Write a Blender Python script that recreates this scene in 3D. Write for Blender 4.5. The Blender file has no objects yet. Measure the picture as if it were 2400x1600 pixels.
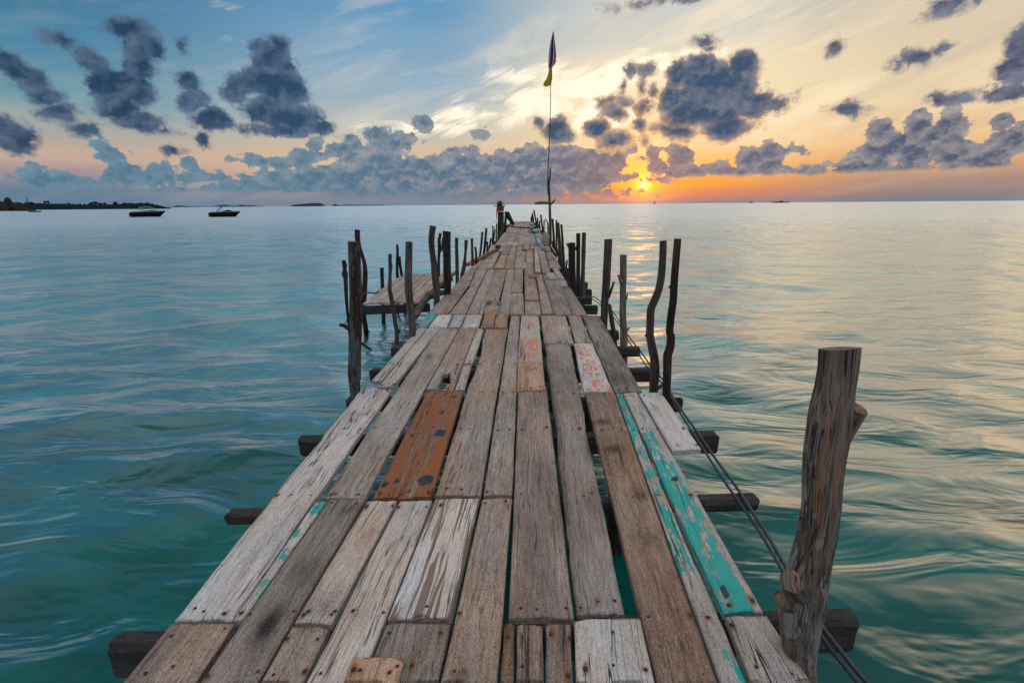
import bpy, math, random
import numpy as np
from mathutils import Vector, Matrix, noise

# ------------------------------------------------------------------ camera
sc = bpy.context.scene
COL = sc.collection
F = 1133.0                       # focal length in pixels of a 2400 px wide picture
PITCH = math.atan((800 - 479.4) / F)
ROLL = math.radians(-0.45)
YAW = math.radians(1.40)
CAM_H = 1.5
SEA = -1.0
cam_d = bpy.data.cameras.new('camera')
cam = bpy.data.objects.new('camera', cam_d)
COL.objects.link(cam)
sc.camera = cam
cam_d.sensor_width = 36.0
cam_d.lens = 36.0 * F / 2400.0
cam_d.clip_start = 0.05
cam_d.clip_end = 80000
RM = Matrix.Rotation(YAW, 3, 'Z') @ Matrix.Rotation(math.pi / 2 - PITCH, 3, 'X') @ Matrix.Rotation(ROLL, 3, 'Z')
CP = Vector((0, 0, CAM_H))
cam.matrix_world = Matrix.Translation(CP) @ RM.to_4x4()


def ray(x, y):
    return (RM @ Vector((x - 1200, 800 - y, -F))).normalized()


def onz(x, y, z=0.0):
    d = ray(x, y)
    return CP + d * ((z - CAM_H) / d.z)


def ony(x, y, Y):
    d = ray(x, y)
    return CP + d * (Y / d.y)


def angs(x, y):
    d = ray(x, y)
    return math.degrees(math.atan2(d.x, d.y)), math.degrees(math.asin(d.z))


def lin(r, g, b):
    f = lambda c: (c / 255 / 12.92) if c / 255 <= .04045 else ((c / 255 + .055) / 1.055) ** 2.4
    return (f(r), f(g), f(b), 1.0)


# ------------------------------------------------------------------ node helper
class NT:
    def __init__(s, tree):
        s.t = tree

    def n(s, typ, **kw):
        nd = s.t.nodes.new(typ)
        for k, v in kw.items():
            setattr(nd, k, v)
        return nd

    def put(s, sock, v):
        if v is None:
            return
        if isinstance(v, bpy.types.NodeSocket):
            s.t.links.new(v, sock)
        else:
            if sock.type == 'RGBA' and not isinstance(v, (int, float)) and len(v) == 3:
                v = (*v, 1)
            sock.default_value = v

    def m(s, op, a, b=None, c=None, clamp=False):
        nd = s.n('ShaderNodeMath', operation=op, use_clamp=clamp)
        for i, v in enumerate((a, b, c)):
            s.put(nd.inputs[i], v)
        return nd.outputs[0]

    def v(s, op, a, b=None, c=None):
        nd = s.n('ShaderNodeVectorMath', operation=op)
        for i, v in enumerate((a, b, c)):
            s.put(nd.inputs[i], v)
        return nd.outputs['Value'] if op in ('LENGTH', 'DISTANCE', 'DOT_PRODUCT') else nd.outputs[0]

    def xyz(s, x, y, z=0.0):
        nd = s.n('ShaderNodeCombineXYZ')
        for i, v in enumerate((x, y, z)):
            s.put(nd.inputs[i], v)
        return nd.outputs[0]

    def sep(s, v):
        nd = s.n('ShaderNodeSeparateXYZ')
        s.put(nd.inputs[0], v)
        return nd.outputs

    def noise(s, vec, scale=1.0, detail=2.0, rough=.5, dist=0.0, dim='3D', lac=2.0):
        nd = s.n('ShaderNodeTexNoise', noise_dimensions=dim)
        s.put(nd.inputs['Vector'], vec)
        nd.inputs['Scale'].default_value = scale
        nd.inputs['Detail'].default_value = detail
        nd.inputs['Roughness'].default_value = rough
        nd.inputs['Lacunarity'].default_value = lac
        nd.inputs['Distortion'].default_value = dist
        return nd.outputs[0]

    def ss(s, x, lo, hi, a=0.0, b=1.0, kind='SMOOTHSTEP'):
        nd = s.n('ShaderNodeMapRange', interpolation_type=kind, clamp=True)
        for i, v in enumerate((x, lo, hi, a, b)):
            s.put(nd.inputs[i], v)
        return nd.outputs[0]

    def mix(s, f, a, b, blend='MIX'):
        nd = s.n('ShaderNodeMix', data_type='RGBA', blend_type=blend, clamp_factor=True)
        s.put(nd.inputs[0], f)
        s.put(nd.inputs[6], a)
        s.put(nd.inputs[7], b)
        return nd.outputs[2]

    def ramp(s, f, stops, interp='LINEAR'):
        nd = s.n('ShaderNodeValToRGB')
        cr = nd.color_ramp
        cr.interpolation = interp
        while len(cr.elements) < len(stops):
            cr.elements.new(0.5)
        for e, (p, c) in zip(cr.elements, stops):
            e.position = p
            e.color = c if len(c) == 4 else (*c, 1)
        s.put(nd.inputs[0], f)
        return nd.outputs[0]


# ------------------------------------------------------------------ world
W = bpy.data.worlds.new('World')
sc.world = W
W.use_nodes = True
W.node_tree.nodes.clear()
N = NT(W.node_tree)
SUN_PX = (1509, 433)
SUN_AZ, SUN_EL = angs(*SUN_PX)
tc = N.n('ShaderNodeTexCoord').outputs['Generated']
sx = N.sep(tc)
az = N.m('MULTIPLY', N.m('ARCTAN2', sx[0], sx[1]), 57.29578)
el = N.m('MULTIPLY', N.m('ARCSINE', sx[2]), 57.29578)
P = N.xyz(az, el, 0.0)
ELM = 24.0
fe = N.m('DIVIDE', el, ELM, clamp=True)


def column(stops):
    return N.ramp(fe, [(e / ELM, lin(*c)) for e, c in stops], 'EASE')


cl = column([(0, (88, 118, 142)), (1.4, (98, 122, 144)), (2.6, (150, 136, 144)), (4.2, (190, 164, 146)), (6.3, (160, 162, 156)), (9, (104, 146, 162)), (12.5, (72, 128, 156)), (17, (50, 110, 146)), (24, (40, 98, 140))])
cc = column([(0, (125, 128, 142)), (1.2, (150, 136, 140)), (2.6, (208, 165, 138)), (5, (214, 184, 152)), (8, (184, 186, 178)), (11.5, (148, 172, 188)), (15.5, (122, 160, 188)), (19, (98, 148, 184)), (24, (75, 140, 190))])
cs = column([(0, (176, 126, 112)), (1.0, (226, 130, 84)), (2.0, (255, 160, 50)), (3.6, (255, 184, 88)), (6.5, (248, 212, 158)), (10, (246, 222, 178)), (13, (240, 222, 186)), (16, (205, 202, 192)), (24, (170, 190, 200))])
cr_ = column([(0, (132, 118, 118)), (1.6, (166, 136, 124)), (3, (206, 158, 116)), (5.5, (230, 188, 140)), (9, (228, 205, 168)), (14, (212, 196, 168)), (19, (204, 192, 172)), (24, (200, 190, 172))])
base = N.mix(N.ss(az, -44, -14), cl, cc)
base = N.mix(N.ss(az, -10, 10), base, cs)
base = N.mix(N.ss(az, 17, 38), base, cr_)
# soft, faint streaks of high cloud across the whole sky
rot = N.n('ShaderNodeVectorRotate', rotation_type='Z_AXIS')
N.put(rot.inputs['Vector'], P)
rot.inputs['Angle'].default_value = math.radians(-17)
PR = rot.outputs[0]
st = N.noise(N.v('MULTIPLY', PR, (0.055, 0.30, 1)), 1.0, 5, .62, .6)
stf = N.ss(st, .47, .68)
wr = N.m('MULTIPLY', N.ss(az, -30, 12), N.ss(el, 2, 8))
base = N.mix(N.m('MULTIPLY', stf, N.m('MULTIPLY_ADD', wr, .42, .08)), base, lin(252, 232, 196))
st2 = N.noise(N.v('MULTIPLY', PR, (0.04, 0.42, 7)), 1.0, 5, .62, .4)
base = N.mix(N.m('MULTIPLY', N.ss(st2, .5, .7), N.m('MULTIPLY', wr, .30)), base, lin(176, 165, 158))


def lobe(vec, cx, cy, rx, ry):
    """ellipse in picture pixels turned into degrees -> signed field, about +r inside, falling outwards"""
    a, e = angs(cx, cy)
    a1, _ = angs(cx + rx, cy)
    _, e1 = angs(cx, cy - ry)
    ra = max(.25, abs(a1 - a))
    re = max(.25, abs(e1 - e))
    d = N.v('LENGTH', N.v('MULTIPLY_ADD', vec, (1 / ra, 1 / re, 0), (-a / ra, -e / re, 0)))
    r = min(ra, re)
    return N.m('MULTIPLY_ADD', d, -min(r, 2.2), min(r, 2.2))


def field(vec, blobs):
    o = None
    for b in blobs:
        f = lobe(vec, *b)
        o = f if o is None else N.m('SMOOTH_MAX', o, f, .25)
    return o


# bright torn streak of high cloud left of the sun
wv = N.noise(N.v('MULTIPLY', PR, (.16, .55, 1)), 1.0, 6, .65, .8)
STREAK = [(1010, 300, 120, 16), (1130, 270, 130, 26), (1260, 245, 120, 38), (1380, 205, 120, 46), (1480, 170, 120, 44), (1330, 170, 120, 26), (1420, 270, 90, 50), (1230, 180, 70, 18), (1560, 130, 90, 14)]
fs = field(P, STREAK)
sa = N.ss(N.m('ADD', fs, N.m('MULTIPLY_ADD', wv, 5.0, -2.3)), -.1, 1.3)
base = N.mix(N.m('MULTIPLY', sa, .92), base, (1.12, 1.0, .76, 1))
CIR = [(560, 95, 45, 14), (540, 112, 40, 8), (1080, 205, 18, 6), (350, 4, 12, 5), (520, 5, 40, 8), (690, 2, 22, 6), (1990, 220, 60, 7), (1870, 120, 40, 10), (1730, 30, 80, 18), (1560, 60, 30, 10)]
fc = field(P, CIR)
ca = N.ss(N.m('ADD', fc, N.m('MULTIPLY_ADD', wv, 4.0, -2.0)), .1, 1.2)
base = N.mix(N.m('MULTIPLY', ca, .55), base, lin(246, 222, 196))

# sun glow
sd = (math.sin(math.radians(SUN_AZ)) * math.cos(math.radians(SUN_EL)), math.cos(math.radians(SUN_AZ)) * math.cos(math.radians(SUN_EL)), math.sin(math.radians(SUN_EL)))
ang = N.m('MULTIPLY', N.m('ARCCOSINE', N.m('MINIMUM', N.v('DOT_PRODUCT', N.v('NORMALIZE', tc), sd), .9999999)), 57.29578)
gfun = lambda s_: N.m('EXPONENT', N.m('MULTIPLY', N.m('POWER', N.m('DIVIDE', ang, s_), 2), -1))
g_disc = N.ss(ang, .12, .55, 1, 0)
g1 = gfun(1.2)
g2 = gfun(3.2)
g3 = gfun(8.5)
addc = lambda a, b: N.v('ADD', a, b)
scl = lambda col, f: N.v('MULTIPLY', col, N.xyz(f, f, f))
base = addc(base, scl((.75, .20, .0), g2))
base = addc(base, scl((.06, .03, .005), g3))
base = addc(base, scl((.8, .34, .0), g1))

# --- cumulus.  F = blobs, n = billowy edge noise
wz = N.noise(N.v('MULTIPLY', P, (.22, .28, 1)), 1.0, 3, .55)
wz2 = N.noise(N.v('MULTIPLY_ADD', P, (.22, .28, 1), (31, 17, 3)), 1.0, 3, .55)
PW = N.v('ADD', P, N.xyz(N.m('MULTIPLY_ADD', wz, 2.4, -1.2), N.m('MULTIPLY_ADD', wz2, 1.6, -.8), 0))
CLOUDS = [
    # left dark drifts
    (20, 140, 34, 22), (60, 180, 46, 26), (105, 222, 44, 26), (145, 265, 44, 24), (185, 300, 34, 15),
    (30, 322, 52, 36), (10, 290, 30, 20), (130, 100, 36, 18),
    (205, 148, 36, 24), (240, 195, 42, 32), (280, 245, 44, 32), (330, 285, 50, 22), (385, 306, 32, 10),
    (300, 70, 42, 20), (335, 108, 38, 30), (330, 155, 34, 38), (310, 205, 42, 36),
    (440, 192, 24, 20), (455, 238, 34, 26), (492, 280, 42, 22), (480, 322, 10, 12),
    (655, 108, 22, 16), (612, 112, 22, 12), (640, 150, 50, 30), (602, 192, 52, 34), (665, 208, 60, 46), (630, 258, 72, 34), (705, 275, 54, 28), (745, 300, 38, 18), (660, 305, 70, 12), (556, 222, 26, 20),
    (405, 353, 20, 10), (425, 105, 16, 20),
    # sun cloud
    (1590, 175, 34, 34), (1575, 235, 34, 40), (1640, 170, 44, 46), (1738, 158, 30, 40), (1715, 215, 62, 48), (1640, 245, 74, 52), (1690, 260, 70, 40), (1600, 270, 50, 40), (1670, 190, 60, 50), (1560, 300, 40, 16), (1760, 250, 48, 36), (1812, 245, 36, 14), (1705, 300, 66, 26), (1598, 312, 46, 18), (1655, 100, 22, 16),
    (1516, 165, 22, 12), (1500, 205, 14, 22), (1532, 215, 14, 16), (1506, 250, 24, 22), (1466, 172, 9, 14), (1452, 205, 9, 12), (1464, 238, 18, 12), (1500, 290, 20, 22), (1508, 330, 14, 16), (1440, 265, 24, 22), (1428, 235, 14, 8), (1310, 308, 38, 28), (1396, 300, 32, 28), (1440, 330, 36, 26), (1262, 290, 12, 14),
    # right
    (1990, 258, 42, 13), (1955, 108, 22, 20), (2150, 134, 44, 10), (2220, 112, 28, 12), (2210, 20, 44, 20), (1560, 4, 60, 6),
    (2392, 110, 30, 44), (2376, 165, 40, 36), (2340, 212, 60, 20), (2250, 228, 56, 11),
]
LOW = [
    (90, 418, 40, 16), (145, 422, 56, 14), (85, 400, 12, 12), (232, 342, 18, 16), (252, 368, 34, 18), (285, 402, 46, 24), (330, 420, 60, 12), (380, 408, 34, 18), (444, 384, 16, 14), (452, 415, 40, 12), (500, 416, 22, 10),
    (620, 377, 44, 10), (735, 340, 20, 16), (722, 368, 30, 18), (665, 385, 40, 8), (800, 352, 34, 14), (826, 332, 16, 14), (835, 372, 34, 14), (570, 412, 20, 8),
    (600, 440, 90, 16), (710, 432, 90, 22), (820, 425, 90, 34), (930, 415, 80, 42), (1040, 420, 80, 36), (1150, 410, 70, 44), (1250, 400, 80, 56), (1360, 400, 70, 52), (1430, 370, 40, 40),
    (885, 312, 30, 20), (925, 330, 44, 18), (895, 365, 50, 26), (992, 288, 22, 18), (1085, 352, 26, 9), (1060, 366, 24, 9), (1180, 368, 16, 12), (1125, 318, 16, 8),
    (760, 455, 260, 14), (1100, 458, 240, 10), (640, 424, 70, 20), (760, 415, 80, 26), (870, 410, 70, 30), (985, 400, 60, 34), (1090, 395, 70, 34), (1200, 400, 70, 44), (1310, 385, 60, 44), (1400, 395, 50, 46),
    (1545, 392, 24, 14), (1592, 368, 30, 30), (1612, 402, 40, 14), (1684, 397, 22, 14), (1530, 360, 12, 10), (1500, 372, 14, 6), (1470, 415, 26, 5), (1535, 420, 22, 5), (1478, 350, 10, 8),
    (1765, 372, 40, 28), (1800, 368, 34, 32), (1850, 352, 30, 10), (1775, 402, 58, 10), (1912, 402, 32, 12), (1985, 392, 36, 12), (2040, 388, 40, 14),
    (2068, 310, 28, 28), (2065, 360, 60, 28), (2150, 298, 36, 34), (2225, 296, 36, 40), (2190, 325, 60, 30), (2110, 335, 50, 30), (2300, 365, 70, 26), (2150, 352, 90, 34), (2240, 360, 70, 30), (2345, 345, 44, 30), (2350, 284, 20, 14), (2385, 330, 40, 34), (2300, 388, 110, 10), (2100, 393, 60, 6),
]

def vor(vec, sc_, det, sm=.35):
    nd = N.n('ShaderNodeTexVoronoi', feature='SMOOTH_F1', voronoi_dimensions='2D')
    N.put(nd.inputs['Vector'], vec)
    nd.inputs['Scale'].default_value = sc_
    nd.inputs['Detail'].default_value = det
    nd.inputs['Roughness'].default_value = .55
    nd.inputs['Smoothness'].default_value = sm
    return nd.outputs['Distance']


bill = N.noise(PW, .42, 6, .60, .25)
fine = N.noise(N.v('MULTIPLY', P, (1.9, 2.3, 4)), 1.0, 5, .66, .3)
PV = N.v('ADD', P, N.xyz(N.m('MULTIPLY_ADD', fine, 1.6, -.8), N.m('MULTIPLY_ADD', bill, 1.6, -.8), 0))
v1 = vor(PV, .34, 2.5)
v1b = vor(N.v('ADD', PV, (.30, -.60, 0)), .34, 2.5)
v2 = vor(PV, .62, 2.5)
v2b = vor(N.v('ADD', PV, (.08, -.42, 0)), .62, 2.5)
rel1 = N.m('SUBTRACT', v1b, v1)
rel2 = N.m('SUBTRACT', v2b, v2)
amp = N.m('ADD', N.m('MULTIPLY_ADD', bill, 4.4, -1.95), N.m('MULTIPLY_ADD', v1, -1.3, .55))
fin = N.m('MULTIPLY_ADD', fine, 1.8, -.9)
amp2 = N.m('ADD', N.m('MULTIPLY_ADD', bill, 1.3, -.62), N.m('MULTIPLY_ADD', v2, -1.5, .80))
pud = N.noise(N.v('MULTIPLY', P, (.5, .8, 5)), 1.0, 3, .5)


FB = (angs(2000, 404)[1], angs(300, 448)[1])
FBE = N.ss(az, -20, 16, FB[1], FB[0])
FB = (FB[1], FB[0])


def zone(lo, hi, flat_base):
    """shade one span of azimuths with only the clouds that can reach into it"""
    def sub(bl):
        r = []
        for b in bl:
            a0 = angs(b[0] - b[2], b[1])[0]
            a1 = angs(b[0] + b[2], b[1])[0]
            if a1 > lo - 4 and a0 < hi + 4:
                r.append(b)
        return r
    F1 = field(PW, sub(CLOUDS))
    F2 = field(P, sub(LOW))
    d1 = N.m('ADD', N.m('MULTIPLY', F1, 2.2), N.m('ADD', N.m('ADD', N.m('MULTIPLY', amp, .8), fin), 1.15))
    d2 = N.m('ADD', N.m('MULTIPLY', F2, 2.1), N.m('ADD', amp2, N.m('MULTIPLY_ADD', fin, .6, 1.0)))
    al1 = N.ss(d1, -.1, 1.15)
    th1 = N.ss(d1, .1, 2.7)
    al2 = N.m('MULTIPLY', N.ss(d2, .0, .45), N.m('MAXIMUM', N.ss(N.m('ADD', el, N.m('MULTIPLY_ADD', pud, .9, -.45)), N.m('ADD', FBE, -.25), N.m('ADD', FBE, .2)), N.m('MULTIPLY', N.ss(az, -24, -18), N.ss(az, 18, 15))))
    th2 = N.ss(d2, .05, 2.6)
    near_sun = g3
    lowc = N.mix(N.ss(az, -30, 6), lin(72, 112, 136), lin(84, 106, 130))
    lowc = N.mix(N.ss(az, 14, 34), lowc, lin(76, 88, 112))
    lowe = N.mix(N.ss(az, -38, 0), lin(118, 146, 162), lin(176, 166, 162))
    sh2 = N.m('ADD', N.m('MULTIPLY', rel2, .75), N.m('SUBTRACT', N.m('ADD', N.m('MULTIPLY_ADD', fine, .8, -.4), N.m('MULTIPLY_ADD', pud, .5, .24)), N.m('MULTIPLY', th2, .34)), clamp=True)
    col2 = N.mix(sh2, lowc, lowe)
    col2 = N.mix(N.m('MULTIPLY', N.ss(el, 2.6, .6), .62), col2, lin(88, 118, 142))
    col2 = N.mix(N.m('MULTIPLY', near_sun, .35), col2, lin(190, 118, 82))
    o = N.mix(N.m('MULTIPLY', al2, N.ss(el, .2, 1.6, .35, .97)), base, col2)
    dkc = N.mix(N.ss(az, -40, -6), lin(32, 60, 88), lin(40, 72, 104))
    dkc = N.mix(N.ss(az, 16, 40), dkc, lin(66, 74, 102))
    dke = N.mix(N.ss(az, -30, 8), lin(96, 114, 138), lin(128, 132, 146))
    sh1 = N.m('ADD', N.m('MULTIPLY', rel1, .95), N.m('SUBTRACT', N.m('ADD', N.m('MULTIPLY_ADD', fine, .9, -.45), N.m('MULTIPLY_ADD', pud, .6, .26)), N.m('MULTIPLY', th1, .40)), clamp=True)
    col1 = N.mix(sh1, dkc, dke)
    thin = N.m('SUBTRACT', 1, th1)
    col1 = N.mix(N.m('MULTIPLY', N.m('MULTIPLY', g3, thin), .9), col1, (1.2, .62, .20, 1))
    o = N.mix(N.m('MULTIPLY', al1, N.ss(th1, 0, .4, .66, .97)), o, col1)
    rim = N.m('MULTIPLY', gfun(15), N.m('MULTIPLY', al1, N.ss(d1, 1.5, .3)))
    o = N.mix(N.m('MULTIPLY', rim, .55), o, lin(255, 206, 138))
    cov = N.m('MAXIMUM', al1, N.m('MULTIPLY', al2, .8))
    brk = N.ss(N.noise(N.v('MULTIPLY', P, (.7, 4.2, 3)), 1.0, 4, .6), .38, .60, .25, 1.0)
    o = addc(o, scl((1.8, .75, .08), N.m('MULTIPLY', gfun(.55), N.m('MULTIPLY_ADD', cov, -.75, 1))))
    o = addc(o, scl((3.2, 2.0, .6), N.m('MULTIPLY', brk, N.m('MULTIPLY', g_disc, N.m('MULTIPLY_ADD', cov, -.6, 1)))))
    bg_ = N.n('ShaderNodeBackground')
    N.put(bg_.inputs[0], o)
    return bg_.outputs[0]


def mixsh(f, a, b):
    nd = N.n('ShaderNodeMixShader')
    N.put(nd.inputs[0], f)
    N.t.links.new(a, nd.inputs[1])
    N.t.links.new(b, nd.inputs[2])
    return nd.outputs[0]


step = lambda x, t_: N.m('GREATER_THAN', x, t_)
zA, zB, zC, zD = zone(-90, -24, 1), zone(-24, 1, 1), zone(1, 21, 1), zone(21, 90, 1)
near = mixsh(step(az, 1), mixsh(step(az, -24), zA, zB), mixsh(step(az, 21), zC, zD))
# overhead and behind: unseen sky brightened to light the deck, plus the physical sky
sky = N.n('ShaderNodeTexSky', sky_type='NISHITA', sun_disc=False)
sky.sun_elevation = math.radians(max(SUN_EL, 2))
sky.sun_rotation = math.radians(SUN_AZ)
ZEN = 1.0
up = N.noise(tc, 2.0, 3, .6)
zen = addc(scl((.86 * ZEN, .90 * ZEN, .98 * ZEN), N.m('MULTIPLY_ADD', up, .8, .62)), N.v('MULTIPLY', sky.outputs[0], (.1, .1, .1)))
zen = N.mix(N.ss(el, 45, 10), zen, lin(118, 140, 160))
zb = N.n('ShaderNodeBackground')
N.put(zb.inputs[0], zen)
lowb_ = N.n('ShaderNodeBackground')
N.put(lowb_.inputs[0], lin(60, 90, 100))
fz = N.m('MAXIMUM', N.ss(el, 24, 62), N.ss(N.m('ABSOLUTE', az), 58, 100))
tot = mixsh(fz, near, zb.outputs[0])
tot = mixsh(N.m('LESS_THAN', el, -.05), tot, lowb_.outputs[0])
wo = N.n('ShaderNodeOutputWorld')
N.t.links.new(tot, wo.inputs[0])
W.cycles.sampling_method = 'MANUAL'
W.cycles.sample_map_resolution = 512

# ------------------------------------------------------------------ sun and exposure
sun_d = bpy.data.lights.new('sun', 'SUN')
sun_d.energy = 0.012
sun_d.angle = math.radians(3)
sun_d.color = (1.0, .55, .22)
sun = bpy.data.objects.new('sun', sun_d)
COL.objects.link(sun)
sun.rotation_euler = Vector(sd).to_track_quat('Z', 'Y').to_euler()
sc.view_settings.view_transform = 'Standard'
sc.view_settings.look = 'None'
sc.view_settings.exposure = 0.13
sc.view_settings.gamma = 1.0

# ------------------------------------------------------------------ helpers
rnd = random.Random(7)
npr = np.random.RandomState(11)


def tag(o, label=None, cat=None, group=None, kind=None):
    if label: o['label'] = label
    if cat: o['category'] = cat
    if group: o['group'] = group
    if kind: o['kind'] = kind
    return o


def empty(name, loc, label, cat, group=None):
    o = bpy.data.objects.new(name, None)
    o.location = loc
    o.empty_display_size = .2
    COL.objects.link(o)
    return tag(o, label, cat, group)


def newmat(name):
    mt = bpy.data.materials.new(name)
    mt.use_nodes = True
    mt.node_tree.nodes.clear()
    t = NT(mt.node_tree)
    bs = t.n('ShaderNodeBsdfPrincipled')
    oo = t.n('ShaderNodeOutputMaterial')
    mt.node_tree.links.new(bs.outputs[0], oo.inputs[0])
    return mt, t, bs


def attr(t, name, typ='GEOMETRY', out='Fac'):
    nd = t.n('ShaderNodeAttribute', attribute_type=typ, attribute_name=name)
    return nd.outputs[out]


def bump(t, h, strength=.5, dist=.01):
    b = t.n('ShaderNodeBump')
    b.inputs['Strength'].default_value = strength
    b.inputs['Distance'].default_value = dist
    t.put(b.inputs['Height'], h)
    return b.outputs[0]


def plain(name, col, rough=.6, metal=0.0, nscale=8.0, namp=.35, spec=.3):
    mt, t, bs = newmat(name)
    g = t.n('ShaderNodeNewGeometry').outputs['Position']
    nz = t.noise(g, nscale, 4, .6)
    c = t.mix(nz, tuple(x * (1 - namp) for x in col[:3]) + (1,), tuple(min(1, x * (1 + namp)) for x in col[:3]) + (1,))
    t.put(bs.inputs['Base Color'], c)
    bs.inputs['Roughness'].default_value = rough
    bs.inputs['Metallic'].default_value = metal
    t.put(bs.inputs['Normal'], bump(t, nz, .3, .01))
    bs.inputs['Specular IOR Level'].default_value = spec
    return mt


# weathered board: vector attribute "wood" = (across, along, seed); floats rust, paint, hole, tint
def board_material(name, paint_col=None, stain=None, mul=None):
    mt, t, bs = newmat(name)
    w = attr(t, 'wood', out='Vector')
    tone = attr(t, 'tone', 'OBJECT')
    warm = attr(t, 'warm', 'OBJECT')
    crk = attr(t, 'crack', 'OBJECT')
    tint = attr(t, 'tint')
    rust = attr(t, 'rust')
    hole = attr(t, 'hole')
    wp = t.noise(t.v('MULTIPLY', w, (5, 1.3, 1)), 1.0, 2, .5)
    u2 = t.xyz(t.m('MULTIPLY_ADD', wp, .07, -.035), 0, 0)
    wv = t.v('ADD', w, u2)
    grain = t.noise(t.v('MULTIPLY', wv, (150, 15, 1)), 1.0, 5, .72)
    coarse = t.noise(t.v('MULTIPLY', wv, (48, 2.2, 2)), 1.0, 3, .6)
    blot = t.noise(t.v('MULTIPLY', w, (7, 2.2, 3)), 1.0, 4, .6, .6)
    big = t.noise(t.v('MULTIPLY', w, (2.2, .8, 5)), 1.0, 2, .5)
    spk = t.noise(t.v('MULTIPLY', w, (210, 110, 4)), 1.0, 3, .75)
    cn = t.noise(t.v('MULTIPLY', wv, (22, .55, 6)), 1.0, 3, .55)
    cm = t.noise(t.v('MULTIPLY', w, (9, 1.6, 7)), 1.0, 1, .5)
    crack = t.m('MULTIPLY', t.ss(t.m('ABSOLUTE', t.m('SUBTRACT', cn, .5)), .002, .011, 1, 0), t.ss(cm, .44, .54))
    cn2 = t.noise(t.v('MULTIPLY', wv, (60, 3.0, 8)), 1.0, 2, .55)
    hair = t.m('MULTIPLY', t.ss(t.m('ABSOLUTE', t.m('SUBTRACT', cn2, .5)), .003, .03, 1, 0), t.ss(blot, .42, .62))
    val = t.m('MULTIPLY_ADD', grain, .62, -.31)
    val = t.m('ADD', val, t.m('MULTIPLY_ADD', coarse, .34, -.17))
    val = t.m('ADD', val, t.m('MULTIPLY_ADD', blot, .50, -.25))
    val = t.m('ADD', val, t.m('MULTIPLY_ADD', big, .34, -.17))
    val = t.m('ADD', val, t.m('MULTIPLY_ADD', spk, .95, -.475))
    val = t.m('ADD', val, t.m('ADD', t.m('MULTIPLY_ADD', tone, .42, .575), t.m('MULTIPLY', tint, .5)))
    col = t.ramp(val, [(0, (.028, .020, .017)), (.22, (.082, .060, .048)), (.42, (.185, .140, .112)), (.60, (.300, .240, .200)), (.80, (.45, .39, .345)), (1, (.60, .555, .515))])
    hue = t.noise(t.v('MULTIPLY', w, (4, 1.1, 11)), 1.0, 3, .6)
    wm = t.m('ADD', warm, t.m('MULTIPLY_ADD', hue, 1.5, -.75), clamp=True)
    col = t.mix(wm, col, t.mix(1.0, col, (1.22, .86, .62, 1), 'MULTIPLY'))
    cool = t.ss(hue, .55, .34, 0, .5)
    col = t.mix(cool, col, t.mix(1.0, col, (.86, .93, 1.06, 1), 'MULTIPLY'))
    if stain:
        sn = t.noise(t.v('MULTIPLY', wv, (26, 1.0, 9)), 1.0, 3, .5, .5)
        col = t.mix(t.ss(sn, stain[2], stain[2] + .035, 0, .88), col, t.mix(coarse, stain[0], stain[1]))
    col = t.mix(t.m('MULTIPLY', hair, .55), col, (.05, .035, .03, 1))
    pm = None
    if paint_col:
        pa = attr(t, 'paint')
        pn = t.noise(t.v('MULTIPLY', w, (26, 9, 2)), 1.0, 6, .68, .5)
        pn2 = t.noise(t.v('MULTIPLY', wv, (90, 5, 2)), 1.0, 3, .6)
        pv = t.m('ADD', pa, t.m('ADD', t.m('MULTIPLY_ADD', pn, 2.0, -1.0), t.m('MULTIPLY_ADD', pn2, .9, -.45)))
        pm = t.ss(pv, .49, .51)
        pcol = t.mix(t.m('MULTIPLY_ADD', coarse, .8, .1), tuple(c * .72 for c in paint_col) + (1,), tuple(min(1, c * 1.15) for c in paint_col) + (1,))
        edge = t.ss(pv, .42, .49)
        col = t.mix(t.m('MULTIPLY', edge, .30), col, (.42, .33, .24, 1))
        col = t.mix(pm, col, pcol)
    col = t.mix(t.m('MULTIPLY', crack, t.m('MULTIPLY_ADD', crk, .9, .0)), col, (.018, .013, .011, 1))
    vd = t.n('ShaderNodeTexVoronoi', voronoi_dimensions='2D')
    t.put(vd.inputs['Vector'], t.v('MULTIPLY', w, (15, 8, 0)))
    dots = t.m('MULTIPLY', t.ss(vd.outputs['Distance'], .045, .085, 1, 0), t.m('GREATER_THAN', t.sep(vd.outputs['Color'])[0], .62))
    col = t.mix(t.m('MULTIPLY', dots, .85), col, (.030, .018, .013, 1))
    rn = t.noise(t.v('MULTIPLY', w, (60, 22, 1)), 1.0, 3, .6)
    rf = t.ss(t.m('ADD', rust, t.m('MULTIPLY_ADD', rn, .9, -.45)), .18, .8)
    col = t.mix(t.m('MULTIPLY', rf, .88), col, t.mix(rn, (.045, .022, .014, 1), (.24, .075, .028, 1)))
    col = t.mix(t.ss(hole, .25, .6), col, (.035, .042, .052, 1))
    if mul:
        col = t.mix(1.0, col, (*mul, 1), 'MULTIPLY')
    t.put(bs.inputs['Base Color'], col)
    if pm is not None:
        t.put(bs.inputs['Roughness'], t.m('MULTIPLY_ADD', pm, -.25, .86))
    else:
        bs.inputs['Roughness'].default_value = .86
    bs.inputs['Specular IOR Level'].default_value = .25
    h = t.m('ADD', t.m('MULTIPLY', grain, .5), t.m('ADD', t.m('MULTIPLY', coarse, .6), t.m('MULTIPLY', spk, .25)))
    h = t.m('SUBTRACT', h, t.m('MULTIPLY', crack, 1.6))
    if pm is not None:
        h = t.m('ADD', h, t.m('MULTIPLY', pm, .35))
    t.put(bs.inputs['Normal'], bump(t, h, .8, .006))
    return mt


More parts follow.
